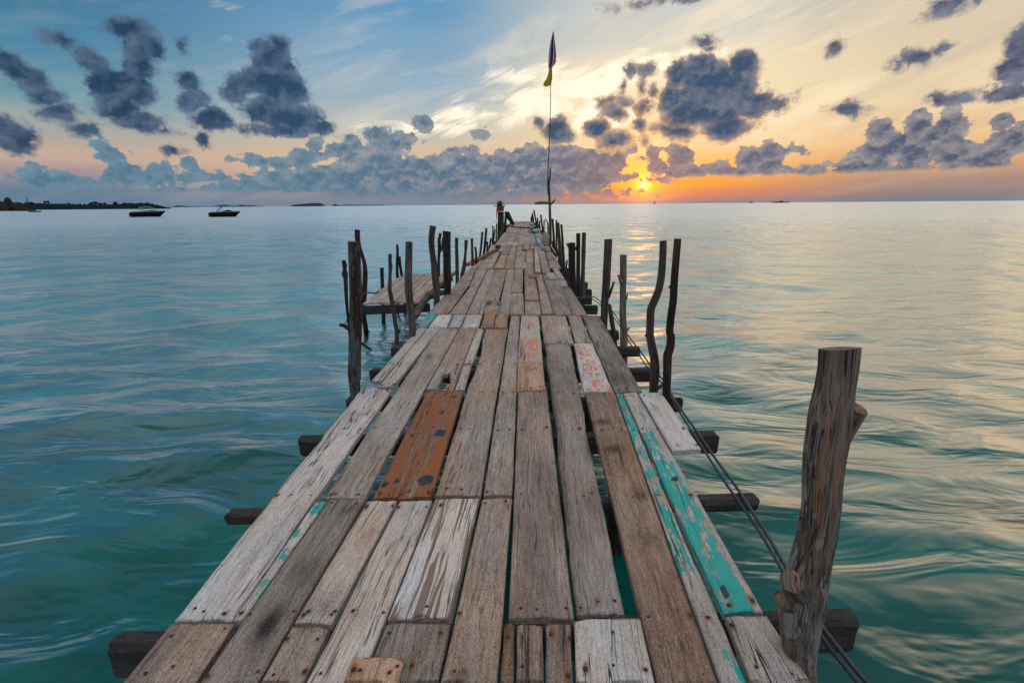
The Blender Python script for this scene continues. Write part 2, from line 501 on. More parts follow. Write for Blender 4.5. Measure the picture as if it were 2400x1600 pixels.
TEAL = (.025, .330, .275)
CORAL = (.72, .15, .075)
M_BOARD = board_material('weathered_board')
M_TEAL = board_material('board_teal_paint', TEAL)
M_CORAL = board_material('board_coral_paint', CORAL)
M_STREAK = board_material('board_streaked', None, ((.11, .06, .04, 1), (.20, .125, .085, 1), .50))
M_ORANGE = board_material('board_orange_stain', None, ((.33, .098, .030, 1), (.16, .062, .030, 1), .455))
M_NAIL = plain('rusty_nail', (.055, .026, .017), .7, .3, 200)
M_NAIL2 = plain('dark_nail', (.03, .027, .027), .6, .3, 200)


# log: "wood" = (around, up, seed)
def log_material(name, c0, c1, c2, bark=.5, red=.3, low=None):
    mt, t, bs = newmat(name)
    w = attr(t, 'wood', out='Vector')
    st1 = t.noise(t.v('MULTIPLY', w, (26, 2.0, 1)), 1.0, 4, .6, .4)
    st2 = t.noise(t.v('MULTIPLY', w, (120, 8, 1)), 1.0, 3, .6)
    pat = t.noise(t.v('MULTIPLY', w, (9, 3.2, 2)), 1.0, 5, .62, .8)
    fl = t.noise(t.v('MULTIPLY', w, (30, 12, 3)), 1.0, 4, .65, .5)
    v_ = t.m('ADD', t.m('MULTIPLY', st1, .6), t.m('MULTIPLY', st2, .4))
    col = t.mix(t.ss(v_, .36, .63), c0, c1)
    col = t.mix(t.ss(st1, .53, .62, 0, red), col, (.26, .095, .035, 1))
    peel = t.ss(t.m('ADD', pat, t.m('MULTIPLY_ADD', fl, .5, -.25)), .54, .60)
    ck = t.noise(t.v('MULTIPLY', w, (34, 1.1, 7)), 1.0, 3, .55, .3)
    ckm = t.m('MULTIPLY', t.ss(t.m('ABSOLUTE', t.m('SUBTRACT', ck, .5)), .003, .020, 1, 0), t.ss(pat, .40, .5))
    if low:
        hz = t.sep(w)[1]
        pl = t.m('ADD', t.m('ADD', pat, t.m('MULTIPLY_ADD', fl, .5, -.25)), t.ss(hz, low[1], low[0], -.12, .12))
        peel = t.ss(pl, .54, .60)
    col = t.mix(t.m('MULTIPLY', peel, bark), col, t.mix(st2, tuple(x * .55 for x in c2[:3]) + (1,), c2))
    hol = t.n('ShaderNodeTexVoronoi', voronoi_dimensions='3D')
    t.put(hol.inputs['Vector'], t.v('MULTIPLY', w, (42, 26, 1)))
    hm = t.m('MULTIPLY', t.ss(hol.outputs['Distance'], .10, .16, 1, 0), t.ss(t.noise(t.v('MULTIPLY', w, (10, 1.4, 5)), 1.0, 1), .52, .6))
    col = t.mix(t.m('MULTIPLY', hm, .85), col, (.01, .008, .007, 1))
    col = t.mix(t.m('MULTIPLY', ckm, .8), col, (.008, .006, .005, 1))
    t.put(bs.inputs['Base Color'], col)
    bs.inputs['Roughness'].default_value = .82
    bs.inputs['Specular IOR Level'].default_value = .3
    h = t.m('ADD', t.m('MULTIPLY', v_, 1.3), t.m('SUBTRACT', t.m('MULTIPLY', peel, .5), t.m('ADD', hm, ckm)))
    t.put(bs.inputs['Normal'], bump(t, h, .9, .012))
    return mt


M_LOG = log_material('weathered_log', (.022, .015, .012, 1), (.085, .062, .052, 1), (.13, .12, .115, 1), .3, .30)
M_LOGD = log_material('dark_log', (.008, .005, .004, 1), (.034, .021, .016, 1), (.06, .055, .055, 1), .15, .15)
M_LOGG = log_material('grey_log', (.030, .027, .027, 1), (.110, .100, .098, 1), (.17, .17, .17, 1), .4, .12)
M_LOGW = log_material('pale_log', (.07, .052, .040, 1), (.22, .165, .125, 1), (.28, .25, .22, 1), .4, .35)
M_BIG = log_material('peeling_log', (.050, .038, .033, 1), (.215, .155, .120, 1), (.30, .27, .24, 1), .8, .55, (1.4, 2.5))
M_SPOT = log_material('blotched_log', (.020, .009, .006, 1), (.062, .025, .015, 1), (.105, .115, .13, 1), .9, .2, (-1, 8))
M_BAMBOO = log_material('green_pole', (.030, .030, .004, 1), (.10, .088, .010, 1), (.03, .04, .006, 1), .5, .1)
M_BARK = log_material('bark_pole', (.10, .055, .03, 1), (.38, .22, .12, 1), (.07, .04, .03, 1), .6, .5)
M_MOSS = log_material('mossy_trunk', (.030, .022, .018, 1), (.13, .10, .08, 1), (.07, .075, .05, 1), .7, .2)
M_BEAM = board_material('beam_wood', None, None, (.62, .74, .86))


def setattrs(me, **kw):
    for k, a in kw.items():
        a = np.asarray(a, dtype=np.float32)
        if a.ndim == 2:
            at = me.attributes.new(k, 'FLOAT_VECTOR', 'POINT')
            at.data.foreach_set('vector', a.ravel())
        else:
            at = me.attributes.new(k, 'FLOAT', 'POINT')
            at.data.foreach_set('value', a)


def link(name, me, mat, parent=None, label=None):
    o = bpy.data.objects.new(name, me)
    for m_ in (mat if isinstance(mat, (list, tuple)) else [mat]):
        me.materials.append(m_)
    if parent is not None:
        o.parent = parent
        o.location = -Vector(parent.location)
    if label:
        o['label'] = label
    COL.objects.link(o)
    return o


class Mesh:
    """collects vertices, faces and the wood vector of several shapes"""
    def __init__(s):
        s.v, s.f, s.w, s.mi, s.sm = [], [], [], [], []

    def add(s, vs, fs, ws=None, mi=0, smooth=False):
        b = len(s.v)
        s.v += [tuple(p) for p in vs]
        s.w += [tuple(q) for q in (ws if ws is not None else vs)]
        s.f += [tuple(b + i for i in f) for f in fs]
        s.mi += [mi] * len(fs)
        s.sm += [smooth] * len(fs)

    def build(s, name, mat, parent=None, label=None):
        me = bpy.data.meshes.new(name)
        me.from_pydata(s.v, [], s.f)
        me.polygons.foreach_set('material_index', s.mi)
        me.polygons.foreach_set('use_smooth', s.sm)
        setattrs(me, wood=s.w)
        me.update()
        return link(name, me, mat, parent, label)

    def box(s, c, sx_, sy_, sz_, rot=None, seed=0, mi=0, jig=0.0, bev=0.0):
        """c centre; long axis decided by the largest size; small chamfer"""
        c = Vector(c)
        R = rot or Matrix.Identity(3)
        hx, hy, hz = sx_ / 2, sy_ / 2, sz_ / 2
        b = bev or min(hx, hy, hz) * .18
        vs, ws = [], []
        long = 0 if sx_ >= max(sy_, sz_) else (1 if sy_ >= sz_ else 2)
        for dx in (-1, 1):
            for dy in (-1, 1):
                for dz in (-1, 1):
                    for k in range(3):
                        q = Vector((dx * hx, dy * hy, dz * hz))
                        for a in range(3):
                            if a != k:
                                q[a] -= (dx, dy, dz)[a] * b
                        if jig:
                            q += Vector((rnd.uniform(-jig, jig), rnd.uniform(-jig, jig), rnd.uniform(-jig, jig)))
                        vs.append(c + R @ q)
                        o = [0, 1, 2]
                        o.remove(long)
                        ws.append((q[o[0]] + q[o[1]], q[long], seed))
        idx = {}
        i = 0
        for dx in (0, 1):
            for dy in (0, 1):
                for dz in (0, 1):
                    idx[(dx, dy, dz)] = i
                    i += 3
        V = lambda a, b_, c_, k: idx[(a, b_, c_)] + k
        fs = []
        # main faces (k = axis on which the vertex keeps full extent)
        for a in (0, 1):
            f = [V(a, 0, 0, 0), V(a, 1, 0, 0), V(a, 1, 1, 0), V(a, 0, 1, 0)]
            fs.append(f if a else f[::-1])
            f = [V(0, a, 0, 1), V(0, a, 1, 1), V(1, a, 1, 1), V(1, a, 0, 1)]
            fs.append(f if a else f[::-1])
            f = [V(0, 0, a, 2), V(1, 0, a, 2), V(1, 1, a, 2), V(0, 1, a, 2)]
            fs.append(f if a else f[::-1])
        for a in (0, 1):
            for b_ in (0, 1):
                fs.append([V(a, b_, 0, 0), V(a, b_, 1, 0), V(a, b_, 1, 1), V(a, b_, 0, 1)][::1 if a != b_ else -1])
                fs.append([V(a, 0, b_, 0), V(a, 1, b_, 0), V(a, 1, b_, 2), V(a, 0, b_, 2)][::1 if a == b_ else -1])
                fs.append([V(0, a, b_, 1), V(1, a, b_, 1), V(1, a, b_, 2), V(0, a, b_, 2)][::1 if a != b_ else -1])
                for c_ in (0, 1):
                    f = [V(a, b_, c_, 0), V(a, b_, c_, 1), V(a, b_, c_, 2)]
                    fs.append(f if (a + b_ + c_) % 2 else f[::-1])
        s.add(vs, fs, ws, mi)

    def tube(s, pts, rads, seg=16, seed=0.0, rough=0.06, caps=True, mi=0, step=None, tilt=0.0, oval=1.0, L0=0.0):
        """tapered, slightly lumpy limb through pts"""
        P_ = [Vector(p) for p in pts]
        R_ = list(rads)
        # resample with catmull-rom
        if step:
            Q, RR = [], []
            n = len(P_)
            for i in range(n - 1):
                p0, p1, p2, p3 = P_[max(0, i - 1)], P_[i], P_[i + 1], P_[min(n - 1, i + 2)]
                r0, r1, r2, r3 = R_[max(0, i - 1)], R_[i], R_[i + 1], R_[min(n - 1, i + 2)]
                k = max(1, int((p2 - p1).length / step))
                for j in range(k):
                    t_ = j / k
                    cr = lambda a, b, c, d: .5 * (2 * b + (c - a) * t_ + (2 * a - 5 * b + 4 * c - d) * t_ * t_ + (3 * b - a - 3 * c + d) * t_ ** 3)
                    Q.append(cr(p0, p1, p2, p3))
                    RR.append(max(min(r1, r2) * .8, cr(r0, r1, r2, r3)))
            Q.append(P_[-1])
            RR.append(R_[-1])
            P_, R_ = Q, RR
        n = len(P_)
        vs, ws, fs = [], [], []
        L = L0
        X = None
        for i in range(n):
            d = (P_[min(n - 1, i + 1)] - P_[max(0, i - 1)]).normalized()
            if X is None:
                X = Vector((1, 0, 0)) if abs(d.x) < .8 else Vector((0, 1, 0))
            X = (X - d * X.dot(d)).normalized()
            Y_ = d.cross(X)
            if i:
                L += (P_[i] - P_[i - 1]).length
            for j in range(seg):
                a = 2 * math.pi * j / seg
                nz = noise.noise(Vector((math.cos(a) * 1.3, math.sin(a) * 1.3, L * 3.0 + seed * 7.7)))
                nz2 = noise.noise(Vector((math.cos(a) * 3, math.sin(a) * 3, L * 9.0 + seed * 3.1)))
                nz3 = noise.noise(Vector((math.cos(a) * 5, math.sin(a) * 5, L * 1.6 + seed * 1.9)))
                r = R_[i] * (1 + rough * nz * 1.6 + rough * .6 * nz2 + rough * .7 * nz3)
                p = P_[i] + X * (math.cos(a) * r * oval) + Y_ * (math.sin(a) * r)
                if tilt and i in (0, n - 1):
                    p += d * ((math.cos(a + seed) if tilt > 0 else math.sin(a)) * r * tilt)
                vs.append(p)
                rr = max(R_[i], .02)
                ws.append((math.cos(a) * rr * 1.5 + seed * 1.7, L, math.sin(a) * rr * 6 + seed * 13.1))
        for i in range(n - 1):
            for j in range(seg):
                k = (j + 1) % seg
                fs.append((i * seg + j, i * seg + k, (i + 1) * seg + k, (i + 1) * seg + j))
        s.add(vs, fs, ws, mi, True)
        if caps:
            for i, sg in ((0, -1), (n - 1, 1)):
                ring = [vs[i * seg + j] for j in range(seg)]
                c = sum(ring, Vector()) / seg
                cv = [c] + ring
                cw = [(seed * 1.7 + (q - c).x, L if sg > 0 else L0, (q - c).y + seed) for q in cv]
                cf = [(0, 1 + j, 1 + (j + 1) % seg) if sg > 0 else (0, 1 + (j + 1) % seg, 1 + j) for j in range(seg)]
                s.add(cv, cf, cw, mi, False)

    def disc(s, c, r, z, seg=8, mi=1, dome=.4, sq=1.0):
        c = Vector(c)
        vs = [Vector((c.x, c.y, z + r * dome))]
        for rr, zz in ((.6, r * dome * .75), (1.0, -.001)):
            vs += [Vector((c.x + math.cos(2 * math.pi * j / seg) * r * rr, c.y + math.sin(2 * math.pi * j / seg) * r * rr * sq, z + zz)) for j in range(seg)]
        fs = [(0, 1 + j, 1 + (j + 1) % seg) for j in range(seg)]
        fs += [(1 + j, 1 + seg + j, 1 + seg + (j + 1) % seg, 1 + (j + 1) % seg) for j in range(seg)]
        s.add(vs, fs, None, mi, True)

    def lathe(s, base, prof, seg=24, axis=(0, 0, 1), mi=0, smooth=True):
        ax = Vector(axis).normalized()
        X = Vector((1, 0, 0)) if abs(ax.x) < .8 else Vector((0, 1, 0))
        X = (X - ax * X.dot(ax)).normalized()
        Y_ = ax.cross(X)
        b = Vector(base)
        vs = []
        for r, h in prof:
            for j in range(seg):
                a = 2 * math.pi * j / seg
                vs.append(b + ax * h + X * (math.cos(a) * r) + Y_ * (math.sin(a) * r))
        fs = []
        for i in range(len(prof) - 1):
            for j in range(seg):
                k = (j + 1) % seg
                fs.append((i * seg + j, i * seg + k, (i + 1) * seg + k, (i + 1) * seg + j))
        fs.append(tuple(range(seg))[::-1])
        fs.append(tuple((len(prof) - 1) * seg + j for j in range(seg)))
        s.add(vs, fs, None, mi, smooth)


# ------------------------------------------------------------------ sea
def build_sea():
    a_front = np.radians(np.linspace(-62, 62, 620))
    a_back = np.radians(np.linspace(62, 298, 120)[1:-1])
    A = np.concatenate([a_front, a_back])
    nr = 640
    r = .25 * (160 / .25) ** (np.linspace(0, 1, nr))
    far = 160 * (20000 / 160) ** (np.linspace(0, 1, 90)[1:])
    R = np.concatenate([r, far])
    rr, aa = np.meshgrid(R, A, indexing='ij')
    X = rr * np.sin(aa)
    Y = rr * np.cos(aa)
    Z = np.zeros_like(X)
    rs = np.random.RandomState(5)
    step = rr * (math.log(160 / .25) / nr) * 1.1
    nW = 110
    # wavelengths 0.3 .. 7 m, crests running roughly left-right, a second set from the right
    for k in range(nW):
        lam = .45 * (17 ** (rs.rand() ** .9))
        if k % 3 == 0:
            th = math.radians(rs.normal(105, 16))
        elif k % 3 == 1:
            th = math.radians(rs.normal(68, 18))
        else:
            th = math.radians(rs.uniform(30, 150))
        ampl = .0040 * lam ** .85 * (0.6 + .8 * rs.rand())
        kx, ky = math.cos(th) * 2 * math.pi / lam, math.sin(th) * 2 * math.pi / lam
        ph = rs.uniform(0, 6.28)
        vis = np.clip(lam / (2.6 * step) - .8, 0, 1)
        # each train comes in groups
        gx, gy = rs.normal(0, .25 / lam ** .6), rs.normal(0, .25 / lam ** .6)
        env = .55 + .45 * np.sin(gx * X + gy * Y + rs.uniform(0, 6.28))
        Z += vis * env * ampl * np.sin(kx * X + ky * Y + ph + .8 * np.sin(.35 * kx * Y - .2 * ky * X + ph * 2))
    n0, n1 = X.shape
    co = np.stack([X.ravel(), Y.ravel(), Z.ravel() + SEA], 1)
    co = np.vstack([co, [[0, 0, SEA]]])
    i = np.arange(n0 - 1)[:, None] * n1
    j = np.arange(n1)[None, :]
    k = (j + 1) % n1
    q = np.stack([i + j, i + n1 + j, i + n1 + k, i + k], -1).reshape(-1, 4)
    tri = np.stack([np.arange(n1), (np.arange(n1) + 1) % n1, np.full(n1, n0 * n1)], 1)[:, [0, 1, 2]]
    me = bpy.data.meshes.new('sea')
    nl = q.size + tri.size
    me.vertices.add(len(co))
    me.vertices.foreach_set('co', co.ravel().astype(np.float32))
    me.loops.add(nl)
    me.loops.foreach_set('vertex_index', np.concatenate([q[:, ::-1].ravel(), tri[:, ::-1].ravel()]).astype(np.int32))
    me.polygons.add(len(q) + len(tri))
    ls = np.concatenate([np.arange(len(q)) * 4, q.size + np.arange(len(tri)) * 3]).astype(np.int32)
    me.polygons.foreach_set('loop_start', ls)
    me.polygons.foreach_set('use_smooth', np.ones(len(ls), dtype=bool))
    me.update(calc_edges=True)
    me.validate()
    mt, t, bs = newmat('sea_water')
    pos = t.n('ShaderNodeNewGeometry').outputs['Position']
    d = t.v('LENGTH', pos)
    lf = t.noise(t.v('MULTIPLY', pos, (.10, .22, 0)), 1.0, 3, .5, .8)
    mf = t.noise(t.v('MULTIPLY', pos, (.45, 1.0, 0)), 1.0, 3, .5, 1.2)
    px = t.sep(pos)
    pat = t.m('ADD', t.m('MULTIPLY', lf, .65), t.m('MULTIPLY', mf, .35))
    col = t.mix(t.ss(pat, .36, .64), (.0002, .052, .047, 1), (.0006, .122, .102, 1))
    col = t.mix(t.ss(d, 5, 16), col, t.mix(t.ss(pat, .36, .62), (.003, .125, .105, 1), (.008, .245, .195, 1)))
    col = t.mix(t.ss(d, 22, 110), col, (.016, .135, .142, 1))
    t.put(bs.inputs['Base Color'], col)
    bs.inputs['Specular IOR Level'].default_value = 0
    bs.inputs['Roughness'].default_value = 1
    # ripples: long-exposure silk close by, broken facets farther out
    b1 = t.noise(t.v('MULTIPLY', pos, (.62, 1.9, 0)), 1.0, 3, .5, .9)
    b2 = t.noise(t.v('MULTIPLY', pos, (2.2, 8.0, 0)), 1.0, 4, .62, .5)
    b3 = t.noise(t.v('MULTIPLY', pos, (.40, .24, 0)), 1.0, 4, .6, .5)
    b4 = t.noise(t.v('MULTIPLY', pos, (.085, .045, 0)), 1.0, 5, .65, .5)
    f3 = t.ss(d, 14, 60)
    h = t.m('ADD', t.m('MULTIPLY', b1, .105), t.m('ADD', t.m('MULTIPLY', t.m('MULTIPLY', b2, .020), t.m('MULTIPLY', t.ss(d, 90, 30), t.ss(d, 3, 16, .15, 1))), t.m('MULTIPLY', t.m('ADD', t.m('MULTIPLY', b3, .55), t.m('MULTIPLY', b4, 2.0)), f3)))
    bn = t.n('ShaderNodeBump')
    bn.inputs['Strength'].default_value = 1.0
    bn.inputs['Distance'].default_value = 1.0
    t.put(bn.inputs['Height'], h)
    t.put(bs.inputs['Normal'], bn.outputs[0])
    gl = t.n('ShaderNodeBsdfGlossy')
    gl.inputs['Color'].default_value = (1, .975, .93, 1)
    t.put(gl.inputs['Roughness'], t.ss(d, 3, 120, .19, .34))
    t.put(gl.inputs['Normal'], bn.outputs[0])
    lw = t.n('ShaderNodeLayerWeight')
    lw.inputs['Blend'].default_value = .5
    t.put(lw.inputs['Normal'], bn.outputs[0])
    fac = t.m('MULTIPLY_ADD', t.ss(lw.outputs['Facing'], .34, .96), .94, .015, True)
    mx = t.n('ShaderNodeMixShader')
    t.put(mx.inputs[0], fac)
    mt.node_tree.links.new(bs.outputs[0], mx.inputs[1])
    mt.node_tree.links.new(gl.outputs[0], mx.inputs[2])
    out_ = [n_ for n_ in mt.node_tree.nodes if n_.type == 'OUTPUT_MATERIAL'][0]
    mt.node_tree.links.new(mx.outputs[0], out_.inputs[0])
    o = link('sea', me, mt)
    tag(o, 'calm teal sea reflecting the sunset sky', None, None, 'structure')
    return o


build_sea()

# ------------------------------------------------------------------ pier
pier = empty('pier', (0, 12, 0), 'long narrow pier of mismatched weathered boards on rough log posts', 'pier')
beam_Y = []
PLANKS = []       # (corners, options)


def board(nl, nr, fl, fr, tone=0.0, warm=.15, z=0.0, thick=.034, mat=None, paint=None, holes=(), gouge=(), nails=True, wob=1.0, crack=.8, label=None, gap=.002, stains=(), tintfn=None, name='plank', parent=None, sag=0.0, px=True, rz=0.0, res=None, notch=()):
    """one board from its four top corners (near-left, near-right, far-left, far-right)"""
    if px:
        c = [onz(p[0], p[1], z) for p in (nl, nr, fl, fr)]
    else:
        c = [Vector((p[0], p[1], z)) for p in (nl, nr, fl, fr)]
    A, B, C, D = c
    L = ((C - A).length + (D - B).length) / 2
    Wd = ((B - A).length + (D - C).length) / 2
    dist = (A + D).length / 2
    rs_ = res or min(.09, max(.012, dist * .008))
    seed = rnd.uniform(0, 50)
    nu = max(3, int(Wd / max(rs_ * .9, .016)))
    nv = int(min(150, max(6, L / rs_)))
    us = [0.0, .006 / Wd] + [k / nu for k in range(1, nu)] + [1 - .006 / Wd, 1.0]
    vs_ = [0.0, .006 / L] + [k / nv for k in range(1, nv)] + [1 - .006 / L, 1.0]
    g = gap / Wd
    tilt = rnd.uniform(-.003, .003)
    tl2 = rnd.uniform(-.003, .003)
    nU, nV = len(us), len(vs_)
    # nails
    nl_ = []
    if nails:
        ys = []
        ya, yb = min(A.y, C.y), max(A.y, C.y)
        for by in beam_Y:
            if ya + .03 < by < yb - .03:
                ys.append(by)
        ys += [ya + .05, yb - .05]
        for y_ in ys:
            if Wd > .09:
                k = 2 if Wd < .2 else 3
            else:
                k = 1
            for q in range(k):
                uu = (.5 if k == 1 else .16 + .68 * q / (k - 1)) + rnd.uniform(-.10, .10)
                if rnd.random() < .8:
                    nl_.append((uu, (y_ - ya) / (yb - ya) + rnd.uniform(-.02, .02) / L, rnd.random()))
    top = []
    att = {'rust': [], 'paint': [], 'hole': [], 'tint': [], 'wood': []}
    for iv, v in enumerate(vs_):
        el_ = noise.noise(Vector((v * L * 2.2, seed, 0))) * .0045 * wob + noise.noise(Vector((v * L * 9, seed, 4))) * .0022 * wob
        er_ = noise.noise(Vector((v * L * 2.2, seed, 9))) * .0045 * wob + noise.noise(Vector((v * L * 9, seed, 7))) * .0022 * wob
        for iu, u in enumerate(us):
            a = g + u * (1 - 2 * g)
            aa = a + (el_ * (1 - u) + er_ * u) / Wd
            for (nu0, nv0, nw, nd_) in notch:      # bite out of an edge: side, v, half length, depth
                k = max(0, 1 - ((v - nv0) / nw) ** 2)
                if nu0 == 0:
                    aa += nd_ / Wd * k * (1 - u)
                else:
                    aa -= nd_ / Wd * k * u
            ve = v
            if iv in (0, 1):
                ve = v + (.007 + noise.noise(Vector((u * Wd * 26, seed, 2))) * .007 * wob + noise.noise(Vector((u * Wd * 9, seed, 12))) * .006) / L
            if iv in (nV - 1, nV - 2):
                ve = v - (.007 + noise.noise(Vector((u * Wd * 26, seed, 5))) * .007 * wob + noise.noise(Vector((u * Wd * 9, seed, 15))) * .006) / L
            p = (A.lerp(B, aa)).lerp(C.lerp(D, aa), ve)
            zz = z + noise.noise(Vector((p.x * 3, p.y * 1.5, seed))) * .004 + (u - .5) * tilt * 2 + (v - .5) * tl2 * 2 + sag * v
            zz += .0035 * math.cos((u - .5) * 3.1)
            if u in (0.0, 1.0) or v in (0.0, 1.0):
                zz -= .006
            ho = 0
            for (hu, hv, ru, rv, dp) in gouge:
                q = ((u - hu) / ru) ** 2 + ((v - hv) / rv) ** 2
                q *= 1 + .7 * noise.noise(Vector((u * 30, v * 30, seed)))
                if q < 1.3:
                    k = max(0, min(1, (1.3 - q) * 2))
                    zz -= dp * k
                    ho = max(ho, k)
            top.append(Vector((p.x, p.y, zz)))
            ru_ = 0
            for (ku, kv, kr) in nl_:
                dx = (u - ku) * Wd
                dy = (v - kv) * L
                e = math.exp(-(dx * dx / (.010 + .006 * kr) ** 2 + dy * dy / (.016 + .022 * kr) ** 2))
                ru_ = max(ru_, e * (.45 + .55 * kr))
            att['rust'].append(ru_)
            att['hole'].append(ho)
            tn = 0.0
            for (su, sv, ru, rv, am) in stains:
                tn += am * math.exp(-(((u - su) / ru) ** 2 + ((v - sv) / rv) ** 2))
            # darker along both long edges
            tn -= .12 * math.exp(-min(u, 1 - u) * Wd / .008)
            if tintfn:
                tn += tintfn(u, v)
            att['tint'].append(tn)
            att['paint'].append(paint(u, v) if paint else 0.0)
            att['wood'].append((a * Wd + seed * 3.7, v * L + seed * 1.3, seed))
    n = len(top)
    allv = top + [Vector((p.x, p.y, z - thick + sag * 0)) for p in top]
    for k in ('rust', 'hole', 'tint', 'paint'):
        att[k] = att[k] + [0.0] * n
    att['wood'] = att['wood'] + [(w_[0] + .03, w_[1], w_[2] + 1.3) for w_ in att['wood']]
    solid = {}
    for iv in range(nV - 1):
        for iu in range(nU - 1):
            um, vm = (us[iu] + us[iu + 1]) / 2, (vs_[iv] + vs_[iv + 1]) / 2
            ok = True
            for (hu, hv, ru, rv) in holes:
                q = abs((um - hu) / ru) ** 3 + abs((vm - hv) / rv) ** 3
                if q < 1 + .35 * noise.noise(Vector((um * 14, vm * 14, seed))):
                    ok = False
            solid[iv, iu] = ok
    fs, sm = [], []
    for (iv, iu), ok in solid.items():
        if not ok:
            continue
        a0 = iv * nU + iu
        a1, a2, a3 = a0 + 1, a0 + nU + 1, a0 + nU
        fs.append((a0, a1, a2, a3)); sm.append(True)
        fs.append((a3 + n, a2 + n, a1 + n, a0 + n)); sm.append(False)
        if not solid.get((iv - 1, iu)): fs.append((a0, a0 + n, a1 + n, a1)); sm.append(False)
        if not solid.get((iv + 1, iu)): fs.append((a2, a2 + n, a3 + n, a3)); sm.append(False)
        if not solid.get((iv, iu - 1)): fs.append((a3, a3 + n, a0 + n, a0)); sm.append(False)
        if not solid.get((iv, iu + 1)): fs.append((a1, a1 + n, a2 + n, a2)); sm.append(False)
    m = Mesh()
    m.v = [tuple(p) for p in allv]
    m.f = fs
    m.mi = [0] * len(fs)
    m.sm = sm
    m.w = att['wood']
    nb = len(m.v)
    if dist < 16:
        for (ku, kv, kr) in nl_:
            p = (A.lerp(B, ku)).lerp(C.lerp(D, ku), kv)
            m.disc((p.x, p.y, 0), .0055 + .004 * kr, z + .0045, 8, 1 if kr > .35 else 2, .35)
    ex = len(m.v) - nb
    me = bpy.data.meshes.new(name)
    me.from_pydata(m.v, [], m.f)
    me.polygons.foreach_set('material_index', m.mi)
    me.polygons.foreach_set('use_smooth', m.sm)
    setattrs(me, wood=m.w, rust=att['rust'] + [0] * ex, hole=att['hole'] + [0] * ex, tint=att['tint'] + [0] * ex, paint=att['paint'] + [0] * ex)
    me.update()
    o = link(name, me, [mat or M_BOARD, M_NAIL, M_NAIL2], pier if parent is None else parent, label)
    o['tone'] = float(tone) * 1.12 + rnd.uniform(-.07, .07)
    o['warm'] = float(warm) * 1.1 + rnd.uniform(-.08, .14)
    o['crack'] = float(crack)
    return o


# cross beams: (left end px), (right end px) of the top edge
Z2 = 2400 / 2352
BEAMS = [((255, 1462), (1966, 1410)), ((521, 1170), (1742, 1137)), ((686, 1002), (1650, 993)), ((797, 912), (1568, 912)),
         ((850, 846), (1497, 846)), ((898, 794), (1470, 794)), ((948, 757), (1421, 759))]
bdat = []
for (a, b) in BEAMS:
    pa = onz(a[0] * Z2, a[1] * Z2, -.04)
    pb = onz(b[0] * Z2, b[1] * Z2, -.04)
    bdat.append((pa, pb, (.155, .085, .14, .12, .13, .12, .12)[len(bdat)]))
y_ = (bdat[-1][0].y + bdat[-1][1].y) / 2
first = (bdat[0][0].y + bdat[0][1].y) / 2
while y_ < 44:
    y_ += .78 if y_ < 20 else 1.6
    e1, e2 = rnd.uniform(.05, .3), rnd.uniform(.05, .3)
    bdat.append((Vector((-1.08 - e1, y_ + rnd.uniform(-.03, .03), -.04)), Vector((1.03 + e2, y_ + rnd.uniform(-.03, .03), -.04)), .14))
for k in range(3):
    bdat.append((Vector((-1.3, first - .8 * (k + 1), -.04)), Vector((1.3, first - .8 * (k + 1), -.04)), .16))
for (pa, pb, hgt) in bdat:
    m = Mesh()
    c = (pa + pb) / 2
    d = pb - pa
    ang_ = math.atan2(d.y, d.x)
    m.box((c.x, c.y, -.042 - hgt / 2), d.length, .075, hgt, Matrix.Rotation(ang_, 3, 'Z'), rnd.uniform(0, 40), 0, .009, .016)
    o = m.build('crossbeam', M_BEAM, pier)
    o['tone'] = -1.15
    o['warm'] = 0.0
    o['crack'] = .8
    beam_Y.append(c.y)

# ---- near boards, traced corner by corner
T = lambda c0, c1, n_=0: None
board((276, 1606), (452, 1606), (404, 1455), (553, 1457), -.25, .22, wob=.8, label='brown-grey board at the left corner of the deck')
board((458, 1606), (600, 1606), (771, 1167), (857, 1167), -.12, .12, stains=((.55, .22, .14, .07, -1.1), (.6, .50, .28, .07, -.35), (.8, .90, .2, .04, -.45)), label='long grey board with a dark leaf-shaped stain', wob=.7)
board((604, 1606), (707, 1606), (686, 1463), (775, 1465), .05, .15, stains=((.5, .93, .5, .08, -.35),), wob=.8)
board((710, 1606), (843, 1606), (936, 1172), (1015, 1170), .42, .0, stains=((.5, .28, .3, .1, -.15),))
board((687, 1461), (776, 1463), (860, 1172), (932, 1172), .45, .05, stains=((.5, .1, .7, .12, -.45), (.6, .6, .2, .1, -.25)))
board((906, 1452), (1060, 1450), (1018, 1167), (1125, 1165), .5, .05, mat=M_STREAK, label='pale board streaked with brown grain')
board((846, 1606), (1026, 1606), (906, 1456), (1058, 1456), -.35, -.1, wob=.6, crack=.4)
board((1029, 1606), (1166, 1606), (1130, 1166), (1201, 1165), .02, .35, wob=.8, stains=((.35, .04, .12, .03, -.5),))
board((1169, 1606), (1206, 1606), (1180, 1457), (1206, 1457), -.3, .45, stains=((.5, .8, .5, .25, -.2),))
board((1209, 1606), (1276, 1606), (1208, 1458), (1273, 1458), -.12, .35, stains=((.35, .5, .12, .5, -.5),))
board((1278, 1606), (1346, 1606), (1276, 1458), (1340, 1459), -.08, .35, stains=((.6, .7, .12, .4, -.55),))
board((1349, 1606), (1538, 1606), (1343, 1449), (1503, 1443), .42, .12, crack=1.6, label='pale board with long wavy cracks')
board((1541, 1606), (1684, 1606), (1371, 920), (1441, 919), -.32, .40, stains=((.4, .62, .3, .02, -.5), (.75, .42, .2, .02, -.6), (.3, .78, .3, .02, -.5), (.6, .28, .35, .03, -.35)), wob=.6, crack=.5, label='long dark brown board beside the teal one')
